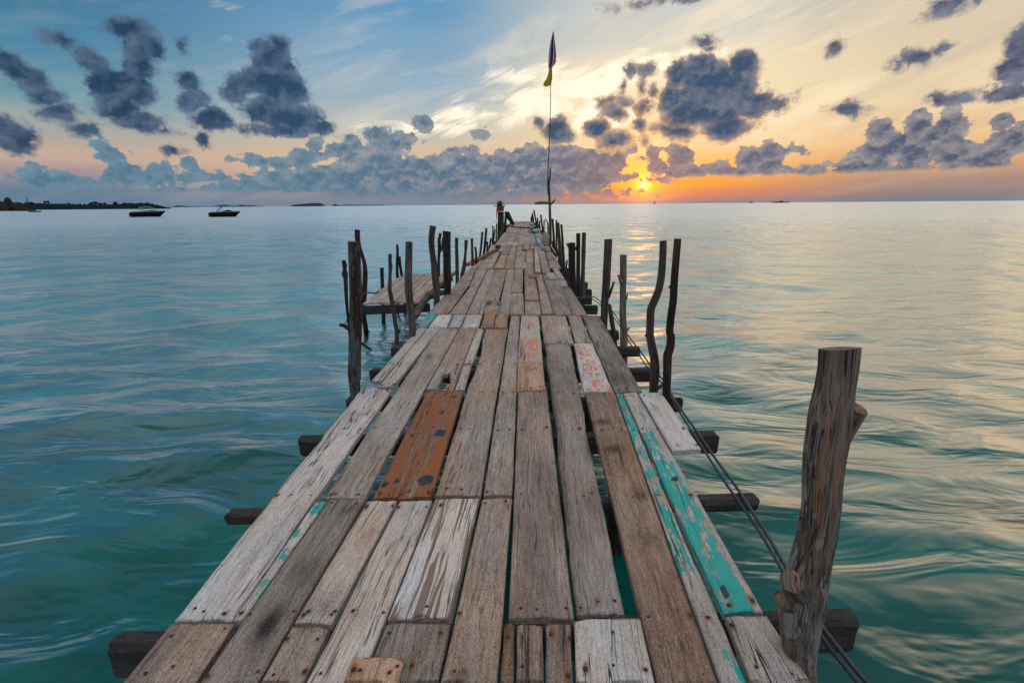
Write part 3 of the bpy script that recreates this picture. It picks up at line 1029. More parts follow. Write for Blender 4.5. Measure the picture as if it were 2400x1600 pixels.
board((1688, 1606), (1757, 1606), (1443, 920), (1458, 921), .32, -.05, mat=M_TEAL,
      paint=lambda u, v: .62 if v > .72 else (.52 - .15 * u if v > .42 else (.50 if .20 < v < .42 and u < .72 else (.18 if v > .12 else (.52 if v < .05 and u > .5 else .1)))), label='narrow board with flaking teal paint')
board((1695, 1437), (1794, 1435), (1460, 921), (1492, 919), .30, -.05, mat=M_TEAL,
      paint=lambda u, v: (.60 if u < .82 - .4 * max(0, v - .25) else .22) * (1 if v < .5 else .92) - (.33 if v > .68 and u < .5 else 0) - (.2 if .5 < v < .7 and u > .6 else 0) + (.1 if v < .12 else 0),
      gouge=((.30, .05, .10, .012, .012), (.55, .42, .14, .012, .012)), label='wide board with bright teal paint')
board((1576, 1057), (1645, 1053), (1496, 920), (1550, 918), .6, -.1, wob=.8, crack=1.2)
board((1762, 1606), (1909, 1606), (1697, 1440), (1796, 1438), .25, -.1, crack=1.2)
board((1190, 1450), (1347, 1449), (1215, 905), (1281, 902), -.22, .15, wob=.7, crack=.5, stains=((.45, .80, .04, .07, -.4), (.7, .35, .3, .12, -.2)))
board((1352, 1445), (1466, 1439), (1277, 806), (1336, 805), -.10, .0, wob=2.6, stains=((.0, .4, .14, .4, -.35),), notch=((1, .33, .12, .012), (0, .5, .2, .008)), crack=.5)
board((1132, 1161), (1201, 1161), (1197, 740), (1219, 740), -.02, .25, wob=1.0, crack=.5)
board((1020, 1161), (1128, 1161), (1138, 770), (1190, 770), -.12, .2, wob=1.4, crack=.5, notch=((0, .66, .2, .03),))
board((870, 1170), (1011, 1167), (1001, 916), (1086, 916), -.35, .75, z=.004, mat=M_ORANGE, wob=.5,
      gouge=((.08, .10, .045, .022, .02), (.27, .12, .045, .022, .02), (.16, .48, .04, .02, .02), (.26, .72, .04, .02, .02), (.62, .72, .04, .02, .02), (.80, .92, .04, .02, .02), (.22, .92, .04, .02, .02), (.80, .12, .12, .035, .016), (.76, .50, .12, .035, .016)), label='bright rust-orange board with round holes', res=.0065)
board((755, 1169), (857, 1169), (1030, 768), (1076, 769), .08, .08, wob=.9, notch=((1, .2, .3, .012),), stains=((.4, .68, .07, .03, -.9),))
board((997, 914), (1062, 915), (1078, 769), (1117, 769), -.02, .3, holes=((.55, .10, .19, .095),), res=.014)
board((1090 - 25, 914), (1089, 914), (1085, 855), (1105, 855), .3, .05)
board((1086, 851), (1108, 851), (1118, 770), (1136, 770), .28, .05)
board((404, 1455), (541, 1454), (846, 910), (921, 910), .42, .02, wob=2.4, crack=1.8, stains=((.55, .78, .3, .02, -.3), (.6, .45, .07, .02, -.6)), label='long pale cracked board along the left edge')
board((884, 906), (922, 906), (1003, 768), (1032, 768), .32, .08, wob=2.0, crack=1.5)
board((869, 893), (893, 893), (982, 767), (1002, 768), .3, .05, wob=2.0, crack=1.5)
board((543, 1454), (568, 1454), (738, 1174), (768, 1173), .38, -.05, mat=M_TEAL, paint=lambda u, v: .66 if v > .86 else (.50 if (.14 < v < .27 or .40 < v < .52 or .6 < v < .72) and u > .3 else .2), label='narrow pale board with scraps of teal paint')
board((1367, 918), (1438, 918), (1345, 805), (1389, 804), .55, -.05, mat=M_CORAL, paint=lambda u, v: .44 if abs(u - .5 + (v - .4) * .4) < .28 and v < .95 else .25, label='whitish board with flaking coral paint near the right edge')
board((1348, 803), (1388, 803), (1331, 740), (1361, 740), .05, 0, crack=1.0)
board((1441, 918), (1506, 918), (1364, 740), (1405, 740), -.15, .02, stains=((.5, .12, .6, .06, -.3),), crack=.8, label='long grey board on the right edge before the crooked posts')
board((1276, 803), (1346, 804), (1266, 740), (1326, 740), .05, .2, z=.008)
board((1211, 914), (1278, 913), (1213, 848), (1273, 848), .12, .85, z=.022, wob=.6, crack=.3, label='raised tan end piece')
board((1213, 848), (1273, 848), (1221, 739), (1263, 739), .28, .15, z=.022, mat=M_CORAL, paint=lambda u, v: .44 if (.05 < v < .42 or .62 < v < .75 or v > .92) and .12 < u < .9 else .12, label='board with worn coral paint in the middle of the deck')
board((976, 765), (1000, 766), (1003, 735), (1025, 735), -.1, -.1, mat=M_TEAL, paint=lambda u, v: .50 if v < .5 else .62)
board((1003, 766), (1047, 767), (1027, 736), (1061, 737), .62, -.1, crack=.3)
board((1049, 767), (1078, 767), (1063, 737), (1092, 738), .3, -.2, mat=M_TEAL, paint=lambda u, v: .30)
board((1080, 768), (1122, 768), (1094, 737), (1131, 738), .45, 0)
board((1125, 767), (1157, 767), (1136, 734), (1163, 734), -.15, .75, z=.03)
board((1158, 767), (1188, 767), (1164, 734), (1192, 734), -.08, .7, z=.03)
board((1139, 770), (1163, 770), (1140, 760), (1163, 760), -.2, .2)
board((800, 1606), (931, 1606), (826, 1533), (951, 1536), .35, .75, z=.030, wob=.6, crack=.3, label='small tan board nailed on top at the near end of the deck')

# ---- middle rows, M-zoom coordinates
mp = lambda x, y: (1080 + x / 8.386, 560 + y / 8.386)


def mb(nl, nr, yn, fl, fr, yf, *a, **k):
    return board(mp(nl, yn), mp(nr, yn), mp(fl, yf), mp(fr, yf), *a, **k)


board((1001, 734), (1051, 735), (1076, 658), (1105, 658), -.15, .35, wob=1.6, crack=1.3)
board((1052, 735), (1091, 736), (1101, 672), (1122, 672), -.02, .25)
mb(165, 350, 930, 312, 522, 602, .0, .2)
board((1076, 656), (1104, 656), (1096, 632), (1115, 632), .02, .15)
mb(105, 340, 1478, 528, 680, 602, .05, .2)
mb(348, 438, 1485, 430, 512, 1215, .1, .15)
mb(432, 748, 1210, 682, 912, 602, -.05, .25, crack=1)
mb(450, 720, 1462, 500, 800, 1222, .05, .3, z=.01, stains=((.2, .8, .18, .2, -1.2), (.9, .72, .12, .12, -1.2)))
mb(722, 955, 1484, 915, 1058, 592, -.02, .25)
mb(985, 1213, 1044, 1062, 1232, 580, -.05, .25, z=.02, crack=1.8)
mb(962, 1250, 1484, 988, 1232, 1058, .0, .22, stains=((.5, .9, .5, .08, .3),))
mb(1240, 1440, 782, 1288, 1425, 212, -.08, .3)
mb(1255, 1545, 1196, 1250, 1475, 790, -.06, .5, z=.03)
mb(1255, 1590, 1490, 1257, 1545, 1205, .02, .15)
mb(1600, 1832, 1468, 1478, 1592, 690, -.05, .28, z=.018, crack=.3)
mb(1320, 1550, 745, 1340, 1555, 690, -.3, .5, z=.03, nails=False)
mb(1834, 2200, 1490, 1608, 1890, 690, -.12, .05, crack=1.8)
mb(2205, 2500, 1495, 1975, 2150, 938, -.22, .0, crack=.8, stains=((.3, .3, .2, .2, .2),))
mb(1960, 2118, 928, 1892, 2062, 797, .05, .1)
mb(1722, 1897, 785, 1668, 1822, 658, .12, .1, z=.03, wob=1.6)
mb(1910, 2042, 785, 1800, 1912, 572, .15, -.05)
mb(1450, 1580, 650, 1442, 1502, 148, .18, .15, z=.02)
mb(1598, 1775, 660, 1512, 1632, 202, -.06, .2, crack=1.4)
mb(1745, 1968, 570, 1722, 1902, 418, .02, .1)
mb(1710, 1895, 405, 1662, 1802, 258, -.18, .15)
mb(1652, 1772, 238, 1622, 1745, 132, -.2, 0)
mb(0, 165, 815, 175, 300, 605, .0, .1)
mb(168, 300, 588, 300, 455, 400, -.02, .3)
mb(312, 472, 590, 455, 592, 400, .06, .2)
mb(474, 622, 582, 645, 772, 252, .0, .15)
mb(636, 842, 574, 776, 920, 322, .0, .45, z=.014, crack=.2, wob=.5)
mb(846, 1040, 574, 926, 1078, 322, .0, .5, z=.014, crack=.2, wob=.5)
mb(1048, 1240, 572, 1092, 1282, 236, .05, .3, crack=1.2)
mb(1200, 1302, 570, 1192, 1282, 466, .35, .0, z=.012)
mb(455, 605, 392, 592, 690, 262, -.1, .2)
mb(535, 655, 240, 600, 685, 120, .2, .0)
mb(720, 860, 240, 802, 935, 120, -.1, .15)
mb(770, 925, 312, 865, 1005, 112, -.15, .0, crack=1)
mb(930, 1078, 320, 1010, 1092, 102, -.02, .3, crack=1.2)
mb(1090, 1212, 230, 1102, 1225, 102, -.1, .4)
mb(1220, 1345, 200, 1245, 1372, 32, .0, .3)
mb(1352, 1432, 192, 1380, 1490, 0, .05, .1)
mb(1500, 1620, 205, 1495, 1590, 125, .1, .05)

# ---- the far end: rows of short boards laid by rule
nplank = sum(1 for o in pier.children if o.name.startswith('plank'))
Lx = lambda y: float(np.interp(y, [4, 12, 16.6, 22, 30, 46], [-1.10, -1.10, -1.12, -1.10, -1.05, -.98]))
Rx = lambda y: float(np.interp(y, [4, 12, 16.6, 22, 30, 46], [1.02, 1.02, 1.0, .98, .95, .80]))
yrow = onz(1200, 574).y
cols = [(-1.12, -.90), (-.90, -.66), (-.66, -.44), (-.44, -.2), (-.2, .06), (.06, .30), (.30, .55), (.55, .78), (.78, 1.0)]
far_boards = []
yfar = 45.5
for ci, (a, b) in enumerate(cols):
    y0 = yrow + rnd.uniform(-.6, .3)
    while y0 < yfar:
        ln = rnd.uniform(1.5, 2.8)
        y1 = min(yfar, y0 + ln)
        k = lambda y: (Lx(y) + (a + 1.12) / 2.12 * (Rx(y) - Lx(y)), Lx(y) + (b + 1.12) / 2.12 * (Rx(y) - Lx(y)))
        (a0, b0), (a1, b1) = k(y0), k(y1)
        far_boards.append((y0, (a0, y0), (b0, y0), (a1, y1 - .02), (b1, y1 - .02)))
        y0 = y1
far_boards.sort(key=lambda q: q[0])
rest = []
for i, (y0, nl, nr, fl, fr) in enumerate(far_boards):
    o = board(nl, nr, fl, fr, rnd.uniform(-.22, .16), rnd.uniform(.1, .4), z=rnd.choice((0, 0, .012, .02)), px=False, res=.12, crack=1.0)
    nplank += 1
    if nplank > 99:
        rest.append(o)
# everything past the hundredth board becomes one part
Mx = Mesh()
tone_mesh = bpy.data.meshes.new('distant_planks')
vv, ff, ww, tt, rr_ = [], [], [], [], []
for o in rest:
    b0 = len(vv)
    me = o.data
    n = len(me.vertices)
    co = np.empty(n * 3, np.float32); me.vertices.foreach_get('co', co)
    wo_ = np.empty(n * 3, np.float32); me.attributes['wood'].data.foreach_get('vector', wo_)
    vv += [tuple(p) for p in co.reshape(-1, 3)]
    ww += [tuple(p) for p in wo_.reshape(-1, 3)]
    tt += [o['tone'] * .7] * n
    ff += [tuple(b0 + i for i in p.vertices) for p in me.polygons]
    bpy.data.objects.remove(o)
if rest:
    tone_mesh.from_pydata(vv, [], ff)
    setattrs(tone_mesh, wood=ww, tint=tt, rust=np.zeros(len(vv)), hole=np.zeros(len(vv)), paint=np.zeros(len(vv)))
    o = link('distant_planks', tone_mesh, M_BOARD, pier)
    o['tone'] = 0.0; o['warm'] = .25; o['crack'] = 1.0
    o['kind'] = 'stuff'

# ------------------------------------------------------------------ posts of the pier
SEABED = SEA - .45


def post(yd, pts, mat, seg=14, rough=.07, base=None, stubs=(), label=None, parent=None, name='post', tilt=.07, down=True, X=None, zd=0.0, lumps=()):
    """pts: (x, y, width) in picture pixels down the centre line, all on the plane of the post's depth"""
    Y = onz(pts[-1][0], yd, zd).y
    P_, R_ = [], []
    for (x, y, w_) in pts:
        p = ony(x, y, Y)
        q = ony(x + w_ / 2, y, Y)
        P_.append(p)
        R_.append((q - p).length)
    if down:
        lo = P_[-1]
        d = (P_[-1] - P_[max(0, len(P_) - 3)])
        k = Vector((d.x / max(.3, -d.z) if d.z < 0 else 0, 0, -1)) if len(P_) > 1 else Vector((0, 0, -1))
        k.x = max(-.2, min(.2, k.x))
        if lo.z > SEABED:
            n_ = max(1, int((lo.z - SEABED) / .4))
            for i in range(1, n_ + 1):
                f = (lo.z - SEABED) * i / n_
                P_.append(lo + k * f + Vector((rnd.uniform(-.012, .012), rnd.uniform(-.02, .02), 0)))
                R_.append(R_[-1] * 1.01)
    # depth wander, so that the log is crooked from the side too
    sd_ = rnd.uniform(0, 90)
    P_ = [p + Vector((0, .05 * noise.noise(Vector((p.z * 1.1, sd_, 0))), 0)) for p in P_]
    P_.reverse(); R_.reverse()
    m = Mesh()
    m.tube(P_, R_, seg, sd_, rough, True, 0, max(.035, Y * .006), tilt)
    for (xa, ya, wa, xb, yb, wb, dy) in stubs:
        a, b = ony(xa, ya, Y), ony(xb, yb, Y + dy)
        ra = (ony(xa + wa / 2, ya, Y) - a).length
        rb = (ony(xb + wb / 2, yb, Y + dy) - b).length
        m.tube([a, a.lerp(b, .5), b], [ra, (ra + rb) / 2, rb], max(8, seg - 4), sd_ + 3, rough * .7, True, 0, .03, .12, 1.0, 3.0)
    for (xa, ya, wa, dy) in lumps:
        a = ony(xa, ya, Y) + Vector((0, dy, 0))
        ra = (ony(xa + wa / 2, ya, Y) - ony(xa, ya, Y)).length
        m.tube([a + Vector((0, 0, -ra * 1.0)), a + Vector((0, 0, -ra * .5)), a, a + Vector((0, 0, ra * .5)), a + Vector((0, 0, ra * 1.0))], [ra * .35, ra * .85, ra, ra * .85, ra * .35], 12, sd_ + 9, rough * 2, True, 0, .02, 0.0, 1.0, 3.0)
    return m.build(name, mat, pier if parent is None else parent, label)


r3 = lambda x, y, w: (1200 + x / 5.6, 500 + y / 5.6, w / 5.6)
e3 = lambda x, y, w: (1200 + x / 4.519, 700 + y / 4.519, w / 4.519)
c3 = lambda x, y, w: (1400 + x / 1.913, 780 + y / 1.913, w / 1.913)
r2 = lambda x, y, w: (780 + x / 5.6, 500 + y / 5.6, w / 5.6)
r4 = lambda x, y, w: (780 + x / 5.6, 700 + y / 5.6, w / 5.6)
r1 = lambda x, y, w: (1100 + x / 7.84, 440 + y / 7.84, w / 7.84)

# the big foreground post
big = post(1520, [c3(1072, 64, 156), c3(1064, 150, 152), c3(1050, 240, 156), c3(1034, 340, 172), c3(1025, 440, 176), c3(1006, 550, 166), c3(998, 640, 158), c3(994, 750, 152), c3(984, 850, 152), c3(968, 950, 156), c3(948, 1040, 168), c3(928, 1120, 182), c3(908, 1200, 190), c3(900, 1290, 176), c3(898, 1380, 150), c3(900, 1470, 128), c3(902, 1550, 122)],
           M_BIG, 48, .10, tilt=-.19, label='thick peeling log post, tallest and nearest of them all, leaning by the right edge',
           stubs=[(*c3(1085, 470, 92), *c3(1172, 338, 74), -.03), (*c3(912, 1170, 120), *c3(870, 1112, 94), -.11), (*c3(985, 640, 10), *c3(975, 660, 4), -.1)],
           lumps=[(*c3(1000, 1160, 84), .01), (*c3(856, 1180, 120), -.02)])

post(905, [r3(2000, 362, 90), r3(1996, 500, 92), r3(1985, 680, 94), r3(1972, 820, 96), r3(1935, 1000, 98), r3(1880, 1140, 102), r3(1832, 1240, 106), r3(1818, 1380, 106), r3(1812, 1560, 104), e3(1462, 380, 84), e3(1482, 500, 88), e3(1508, 620, 92), e3(1514, 760, 98), e3(1506, 900, 96), e3(1500, 1000, 92)],
     M_LOG, 18, .06, stubs=[(*e3(1440, 400, 40), *e3(1412, 380, 30), 0), (*e3(1540, 950, 40), *e3(1625, 890, 28), .05)], label='crooked post with a sharp bend halfway up')
post(925, [r3(2180, 332, 92), r3(2158, 560, 96), r3(2140, 760, 98), r3(2128, 950, 98), r3(2118, 1150, 98), r3(2092, 1350, 100), r3(2074, 1560, 98), e3(1688, 400, 84), e3(1680, 520, 88), e3(1652, 600, 92), e3(1648, 760, 88), e3(1642, 900, 88), e3(1636, 1040, 84)],
     M_LOGD, 18, .06, stubs=[(*r3(2090, 970, 50), *r3(2062, 960, 30), 0)], label='slender dark straight post beside the crooked one')
post(749, [r3(1266, 340, 102), r3(1258, 500, 104), r3(1244, 760, 104), r3(1236, 940, 104), r3(1222, 1120, 102), r3(1216, 1280, 100), r3(1212, 1400, 90), r3(1214, 1460, 80)],
     M_LOG, 16, .05, stubs=[(*r3(1265, 1110, 40), *r3(1340, 895, 28), 0)])
post(768, [r3(1282, 1190, 36), r3(1300, 1350, 60), r3(1325, 1510, 60)], M_LOG, 10, .1)
post(800, [r3(1465, 546, 86), r3(1465, 700, 86), r3(1463, 860, 88), r3(1458, 1000, 84), r3(1460, 1150, 88), r3(1455, 1300, 92), r3(1462, 1450, 94), r3(1468, 1560, 96), e3(1185, 430, 82)],
     M_LOGW, 18, .05, stubs=[(*r3(1440, 900, 60), *r3(1392, 805, 24), 0), (*r3(1500, 1130, 30), *r3(1520, 1040, 10), 0), (*r3(1500, 1540, 40), *r3(1548, 1498, 14), 0)], label='pale smooth post with a short broken twig')
post(672, [r3(784, 382, 92), r3(785, 520, 92), r3(785, 700, 92), r3(792, 860, 90), r3(800, 980, 86)], M_LOGD, 16, .05, stubs=[(*r3(750, 440, 40), *r3(712, 388, 14), 0)])
post(684, [r3(871, 262, 56), r3(870, 480, 54), r3(869, 700, 56), r3(868, 900, 56), r3(868, 1030, 50)], M_LOGD, 12, .06, stubs=[(*r3(870, 460, 50), *r3(832, 455, 60), 0)])
post(682, [r3(944, 250, 56), r3(940, 400, 56), r3(936, 520, 62), r3(932, 700, 54), r3(925, 900, 58), r3(925, 1030, 62)], M_LOGG, 12, .06, label='pale slender post, right one of a close pair')
# right side, farther
for yd, pts, mt_ in [
    (640, [r1(1688, 672, 38), r1(1700, 800, 40), r1(1712, 960, 44), r1(1724, 1150, 44), r1(1740, 1380, 40)], M_LOGD),
    (620, [r1(1630, 640, 50), r1(1640, 800, 60), r1(1655, 1000, 66), r1(1672, 1200, 70), r1(1700, 1350, 60)], M_LOG),
    (604, [r1(1600, 598, 30), r1(1602, 760, 32), r1(1600, 920, 30), r1(1604, 1150, 30)], M_LOGD),
    (587, [r1(1530, 572, 38), r1(1538, 720, 40), r1(1552, 900, 44), r1(1566, 1080, 44), r1(1575, 1180, 40)], M_LOGD),
    (560, [r1(1395, 555, 12), r1(1412, 600, 18), r1(1438, 640, 24), r1(1448, 740, 28), r1(1450, 900, 26)], M_LOGD),
    (556, [r1(1376, 590, 26), r1(1372, 700, 26), r1(1374, 860, 26)], M_LOGG),
    (536, [r1(1312, 494, 34), r1(1322, 580, 32), r1(1336, 690, 34)], M_LOGD),
    (534, [r1(1252, 548, 26), r1(1256, 640, 26), r1(1262, 700, 26)], M_LOGD),
    (532, [r1(1290, 606, 26), r1(1294, 700, 26)], M_LOGD),
    (524, [r1(1184, 410, 30), r1(1200, 490, 30), r1(1222, 600, 30)], M_LOGD),
    (523, [r1(1156, 460, 22), r1(1166, 520, 24), r1(1180, 610, 26)], M_LOGD),
    (655, [r1(1800, 1330, 30), r1(1782, 1450, 32), r1(1775, 1560, 34)], M_LOGD),
    (625, [r1(1740, 1340, 20), r1(1752, 1440, 22), r1(1760, 1540, 24)], M_LOGD)]:
    post(yd, pts, mt_, 10, .07)
# left side
post(917, [r2(284, 372, 154), r2(288, 480, 158), r2(292, 620, 156), r2(298, 820, 158), r2(300, 1000, 158), r2(296, 1200, 160), r2(292, 1400, 158), r4(290, 420, 158), r4(286, 620, 156), r4(284, 820, 158), r4(284, 980, 168), r4(288, 1060, 158), r4(292, 1190, 136)],
     M_SPOT, 26, .04, label='stout round post with blotchy peeling bark')
post(880, [r2(146, 612, 50), r2(160, 680, 66), r2(160, 740, 56), r2(162, 795, 92), r2(172, 850, 60), r2(180, 1000, 54), r2(188, 1200, 42), r2(200, 1350, 36), r2(212, 1500, 36), r4(225, 500, 40), r4(235, 700, 40)], M_LOGD, 12, .12,
     stubs=[(*r4(212, 400, 50), *r4(150, 350, 50), 0), (*r4(150, 350, 50), *r4(90, 345, 40), 0), (*r4(165, 330, 12), *r4(195, 270, 8), 0), (*r4(230, 480, 40), *r4(500, 668, 26), .8)], label='thin knobbly dark post behind the blotchy one')
post(670, [r2(320, 215, 74), r2(326, 330, 68), r2(350, 430, 46), r2(386, 540, 44), r2(412, 640, 50), r2(425, 740, 62), r2(426, 860, 64), r2(420, 1040, 66), r2(410, 1180, 62), r2(412, 1350, 58), r4(424, 330, 60), r4(438, 460, 58), r4(446, 560, 52)], M_LOGD, 14, .08, stubs=[(*r4(440, 390, 24), *r4(490, 450, 12), 0)], label='leaning dark post with a thick head at the corner of the landing')
post(780, [r2(760, 528, 48), r2(760, 640, 48), r2(766, 676, 56), r2(760, 800, 42), r2(758, 900, 50), r2(754, 1000, 52), r2(772, 1100, 56), r2(790, 1200, 56), r2(810, 1330, 54), r2(832, 1480, 54), r4(846, 420, 56), r4(846, 585, 52)], M_LOG, 12, .09, stubs=[(*r4(850, 440, 50), *r4(888, 405, 24), 0)], label='slim winding post before the landing')
post(788, [r2(1004, 372, 88), r2(1002, 560, 92), r2(996, 800, 96), r2(996, 960, 98), r2(1008, 1120, 98), r2(1028, 1300, 100), r2(1040, 1450, 100), r4(1046, 370, 100), r4(1040, 480, 90)], M_LOGG, 18, .04, label='smooth grey post with a small hole near its top')
post(702, [r2(1320, 165, 84), r2(1300, 280, 82), r2(1296, 400, 80), r2(1306, 520, 74), r2(1328, 680, 84), r2(1342, 840, 92), r2(1358, 980, 92), r2(1364, 1100, 84), r2(1360, 1170, 78)], M_LOG, 18, .05, label='bent grey post with a slanting top')
post(690, [r2(1496, 236, 104), r2(1496, 440, 104), r2(1500, 640, 102), r2(1504, 840, 102), r2(1506, 960, 96), r2(1504, 1080, 90)], M_LOGD, 18, .04, label='thick dark flat-topped post at the left edge')
post(634, [r2(1412, 262, 42), r2(1408, 310, 38), r2(1396, 340, 46), r2(1398, 480, 44), r2(1388, 600, 36), r2(1392, 760, 36)], M_LOGD, 10, .12, stubs=[(*r2(1430, 500, 20), *r2(1442, 320, 20), 0)])
for yd, pts, mt_ in [
    (658, [r2(1626, 322, 48), r2(1625, 480, 46), r2(1628, 640, 48), r2(1630, 780, 50), r2(1630, 890, 46)], M_LOG),
    (642, [r2(1750, 350, 46), r2(1748, 440, 40), r2(1738, 560, 34), r2(1728, 660, 50), r2(1715, 740, 54), r2(1700, 800, 46)], M_LOG),
    (622, [r2(1826, 328, 34), r2(1828, 430, 34), r2(1832, 560, 36), r2(1834, 640, 36)], M_LOG),
    (618, [r2(1868, 440, 30), r2(1880, 500, 30), r2(1882, 600, 30)], M_LOG),
    (600, [r1(240, 810, 42), r1(228, 960, 42), r1(212, 1110, 40), r1(196, 1240, 38)], M_LOG),
    (594, [r1(312, 746, 44), r1(302, 880, 44), r1(288, 1030, 46), r1(268, 1190, 46)], M_LOGD),
    (580, [r1(330, 988, 32), r1(328, 1090, 34)], M_LOGD),
    (573, [r1(398, 930, 34), r1(388, 1000, 36), r1(372, 1070, 40)], M_LOGD),
    (566, [r1(434, 694, 28), r1(432, 850, 28), r1(428, 1000, 30)], M_LOGD),
    (560, [r1(470, 758, 26), r1(456, 880, 26), r1(444, 980, 26)], M_LOGD),
    (556, [r1(500, 662, 24), r1(498, 800, 26), r1(494, 940, 26)], M_LOGD),
    (549, [r1(552, 436, 60), r1(552, 560, 62), r1(550, 700, 64), r1(545, 850, 60)], M_LOGD),
    (546, [r1(608, 440, 50), r1(608, 560, 56), r1(605, 700, 56)], M_LOGD),
    (562, [r1(612, 620, 30), r1(590, 760, 34), r1(555, 880, 36), r1(522, 980, 36)], M_LOG),
    (550, [r1(648, 640, 24), r1(628, 760, 26), r1(606, 860, 28)], M_LOG),
    (545, [r1(676, 450, 40), r1(668, 560, 44), r1(660, 680, 44)], M_LOGD)]:
    post(yd, pts, mt_, 10, .07)
# hidden piles that carry the deck
for yy in [1.6, 3.1, 4.6, 6.2] + [8.2 + 2.4 * i for i in range(15)]:
    for sx_ in (-.72, .68):
        m = Mesh()
        m.tube([(sx_ + rnd.uniform(-.05, .05), yy, SEABED), (sx_, yy + .02, -.7), (sx_, yy, -.2)], [.06, .058, .055], 10, yy, .06, True, 0, .15)
        m.build('pile', M_LOGD, pier)

# side landing
landing = empty('side_landing', (-2.2, 9, -.13), 'low plank landing on thin legs beside the left edge of the pier', 'landing')
ZL = -.14
NL, NR = onz(849, 712, ZL), onz(1000, 706, ZL)
FL, FR = onz(944, 641, ZL), onz(1062, 640, ZL)
xs = [0, .10, .24, .33, .46, .58, .68, .82, .92, 1.0]
for i in range(len(xs) - 1):
    a, b = xs[i], xs[i + 1]
    cut = rnd.uniform(.35, .65)
    segs = [(0, cut), (cut, 1)] if i in (3, 4, 6) else [(0, 1)]
    for (t0, t1) in segs:
        q = [NL.lerp(NR, a).lerp(FL.lerp(FR, a), t0), NL.lerp(NR, b).lerp(FL.lerp(FR, b), t0), NL.lerp(NR, a).lerp(FL.lerp(FR, a), t1), NL.lerp(NR, b).lerp(FL.lerp(FR, b), t1)]
        yo = rnd.uniform(-.05, .05)
        q = [(p.x, p.y + yo) for p in q]
        board(*q, rnd.uniform(-.12, .22), rnd.uniform(.0, .3), z=ZL + rnd.choice((0, .006)), px=False, parent=landing, res=.05, nails=False)
m = Mesh()
c = (NL + NR) / 2
m.box((c.x, c.y + .02, ZL - .045 - .075), (NR - NL).length + .1, .06, .15, Matrix.Rotation(math.atan2((NR - NL).y, (NR - NL).x), 3, 'Z'), 3)
o = m.build('edge_beam', M_BEAM, landing)
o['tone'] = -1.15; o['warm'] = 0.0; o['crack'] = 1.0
for f in (.33, .66, .97):
    m = Mesh()
    pa, pb = NL.lerp(FL, f), NR.lerp(FR, f)
    c = (pa + pb) / 2
    m.box((c.x, c.y, ZL - .115), (pb - pa).length, .06, .13, Matrix.Rotation(math.atan2((pb - pa).y, (pb - pa).x), 3, 'Z'), 5 + f)
    o = m.build('joist', M_BEAM, landing)
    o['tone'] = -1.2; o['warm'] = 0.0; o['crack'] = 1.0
for yd, pts, mt_ in [(648, [r2(644, 714, 50), r2(646, 850, 48), r2(650, 960, 50), r2(664, 1260, 50), r2(668, 1440, 50)], M_LOGD),
                     (637, [r2(846, 408, 32), r2(850, 500, 36), r2(842, 640, 36), r2(842, 760, 40), r2(850, 900, 40), r2(852, 1340, 40)], M_LOGD),
                     (634, [r2(874, 566, 36), r2(884, 680, 38), r2(900, 780, 40)], M_LOGD),
                     (637, [r2(948, 1200, 36), r2(946, 1290, 34)], M_LOGD)]:
    post(yd, pts, mt_, 10, .08, parent=landing, name='leg')

# trunk lying between the landing and the pier
m = Mesh()
tp = [(972, 742, 15), (985, 720, 17), (1003, 694, 16), (1028, 672, 11), (1052, 652, 8), (1070, 636, 6)]
P_ = [onz(x, y, -.12) for x, y, w_ in tp]
R_ = [(onz(x + w_ / 2, y, -.12) - onz(x, y, -.12)).length for x, y, w_ in tp]
m.tube(P_, R_, 16, 4.4, .16, True, 0, .05, .2)
a = onz(1003, 696, -.10)
m.tube([a, a + Vector((.14, .06, .05)), a + Vector((.3, .03, .08))], [.06, .055, .05], 10, 8, .15, True, 0, .03)
o = m.build('driftwood_trunk', M_MOSS)
tag(o, 'gnarled mossy trunk wedged between landing and pier', 'trunk')
# bark pole on the left edge of the deck
m = Mesh()
tp = [(1096, 620, 6.4), (1118, 608, 6.0), (1140, 596, 5.2), (1163, 584, 4.2)]
P_ = [onz(x, y, .06) for x, y, w_ in tp]
m.tube(P_, [.055, .055, .05, .045], 14, 2.2, .08, True, 0, .1, .15)
tag(m.build('bark_pole', M_BARK), 'orange-brown bark pole lying along the left deck edge', 'pole')
# curved stick on the landing
m = Mesh()
P_ = [onz(x, y, ZL + .03) for x, y in ((849, 690), (862, 686), (877, 687), (885, 684), (888, 678))]
m.tube(P_, [.016, .015, .014, .012, .008], 8, 1.2, .1, True, 0, .04)
tag(m.build('stick', M_LOGG), 'bent pale stick lying on the landing corner', 'stick')

# ------------------------------------------------------------------ flag pole
Yf = onz(1290, 577).y
pole = empty('flagpole', (ony(1290, 577, Yf).x, Yf, 0), 'crooked green trunk carrying a tall thin pole with two limp flags', 'flagpole')
m = Mesh()
pp = [(1290, 585, 6.5), (1290, 545, 6.4), (1289, 500, 6.0), (1288, 470, 5.6), (1287, 450, 5.2), (1286, 437, 5.2), (1288, 420, 4.2), (1290, 405, 3.6), (1290, 393, 3.2)]
P_ = [ony(x, y, Yf) for x, y, w_ in pp]
R_ = [(ony(x + w_ / 2, y, Yf) - ony(x, y, Yf)).length for x, y, w_ in pp]
P_ = [Vector((P_[0].x, Yf, SEABED))] + P_
R_ = [R_[0]] + R_
m.tube(P_, R_, 14, 3.3, .06, True, 0, .12)
a, b = ony(1291, 479, Yf), ony(1301, 468, Yf)
m.tube([a, a.lerp(b, .5) + Vector((0, 0, -.01)), b], [.035, .03, .025], 8, 2, .1, True, 0, .05)
m.build('trunk', M_BAMBOO, pole)
m = Mesh()
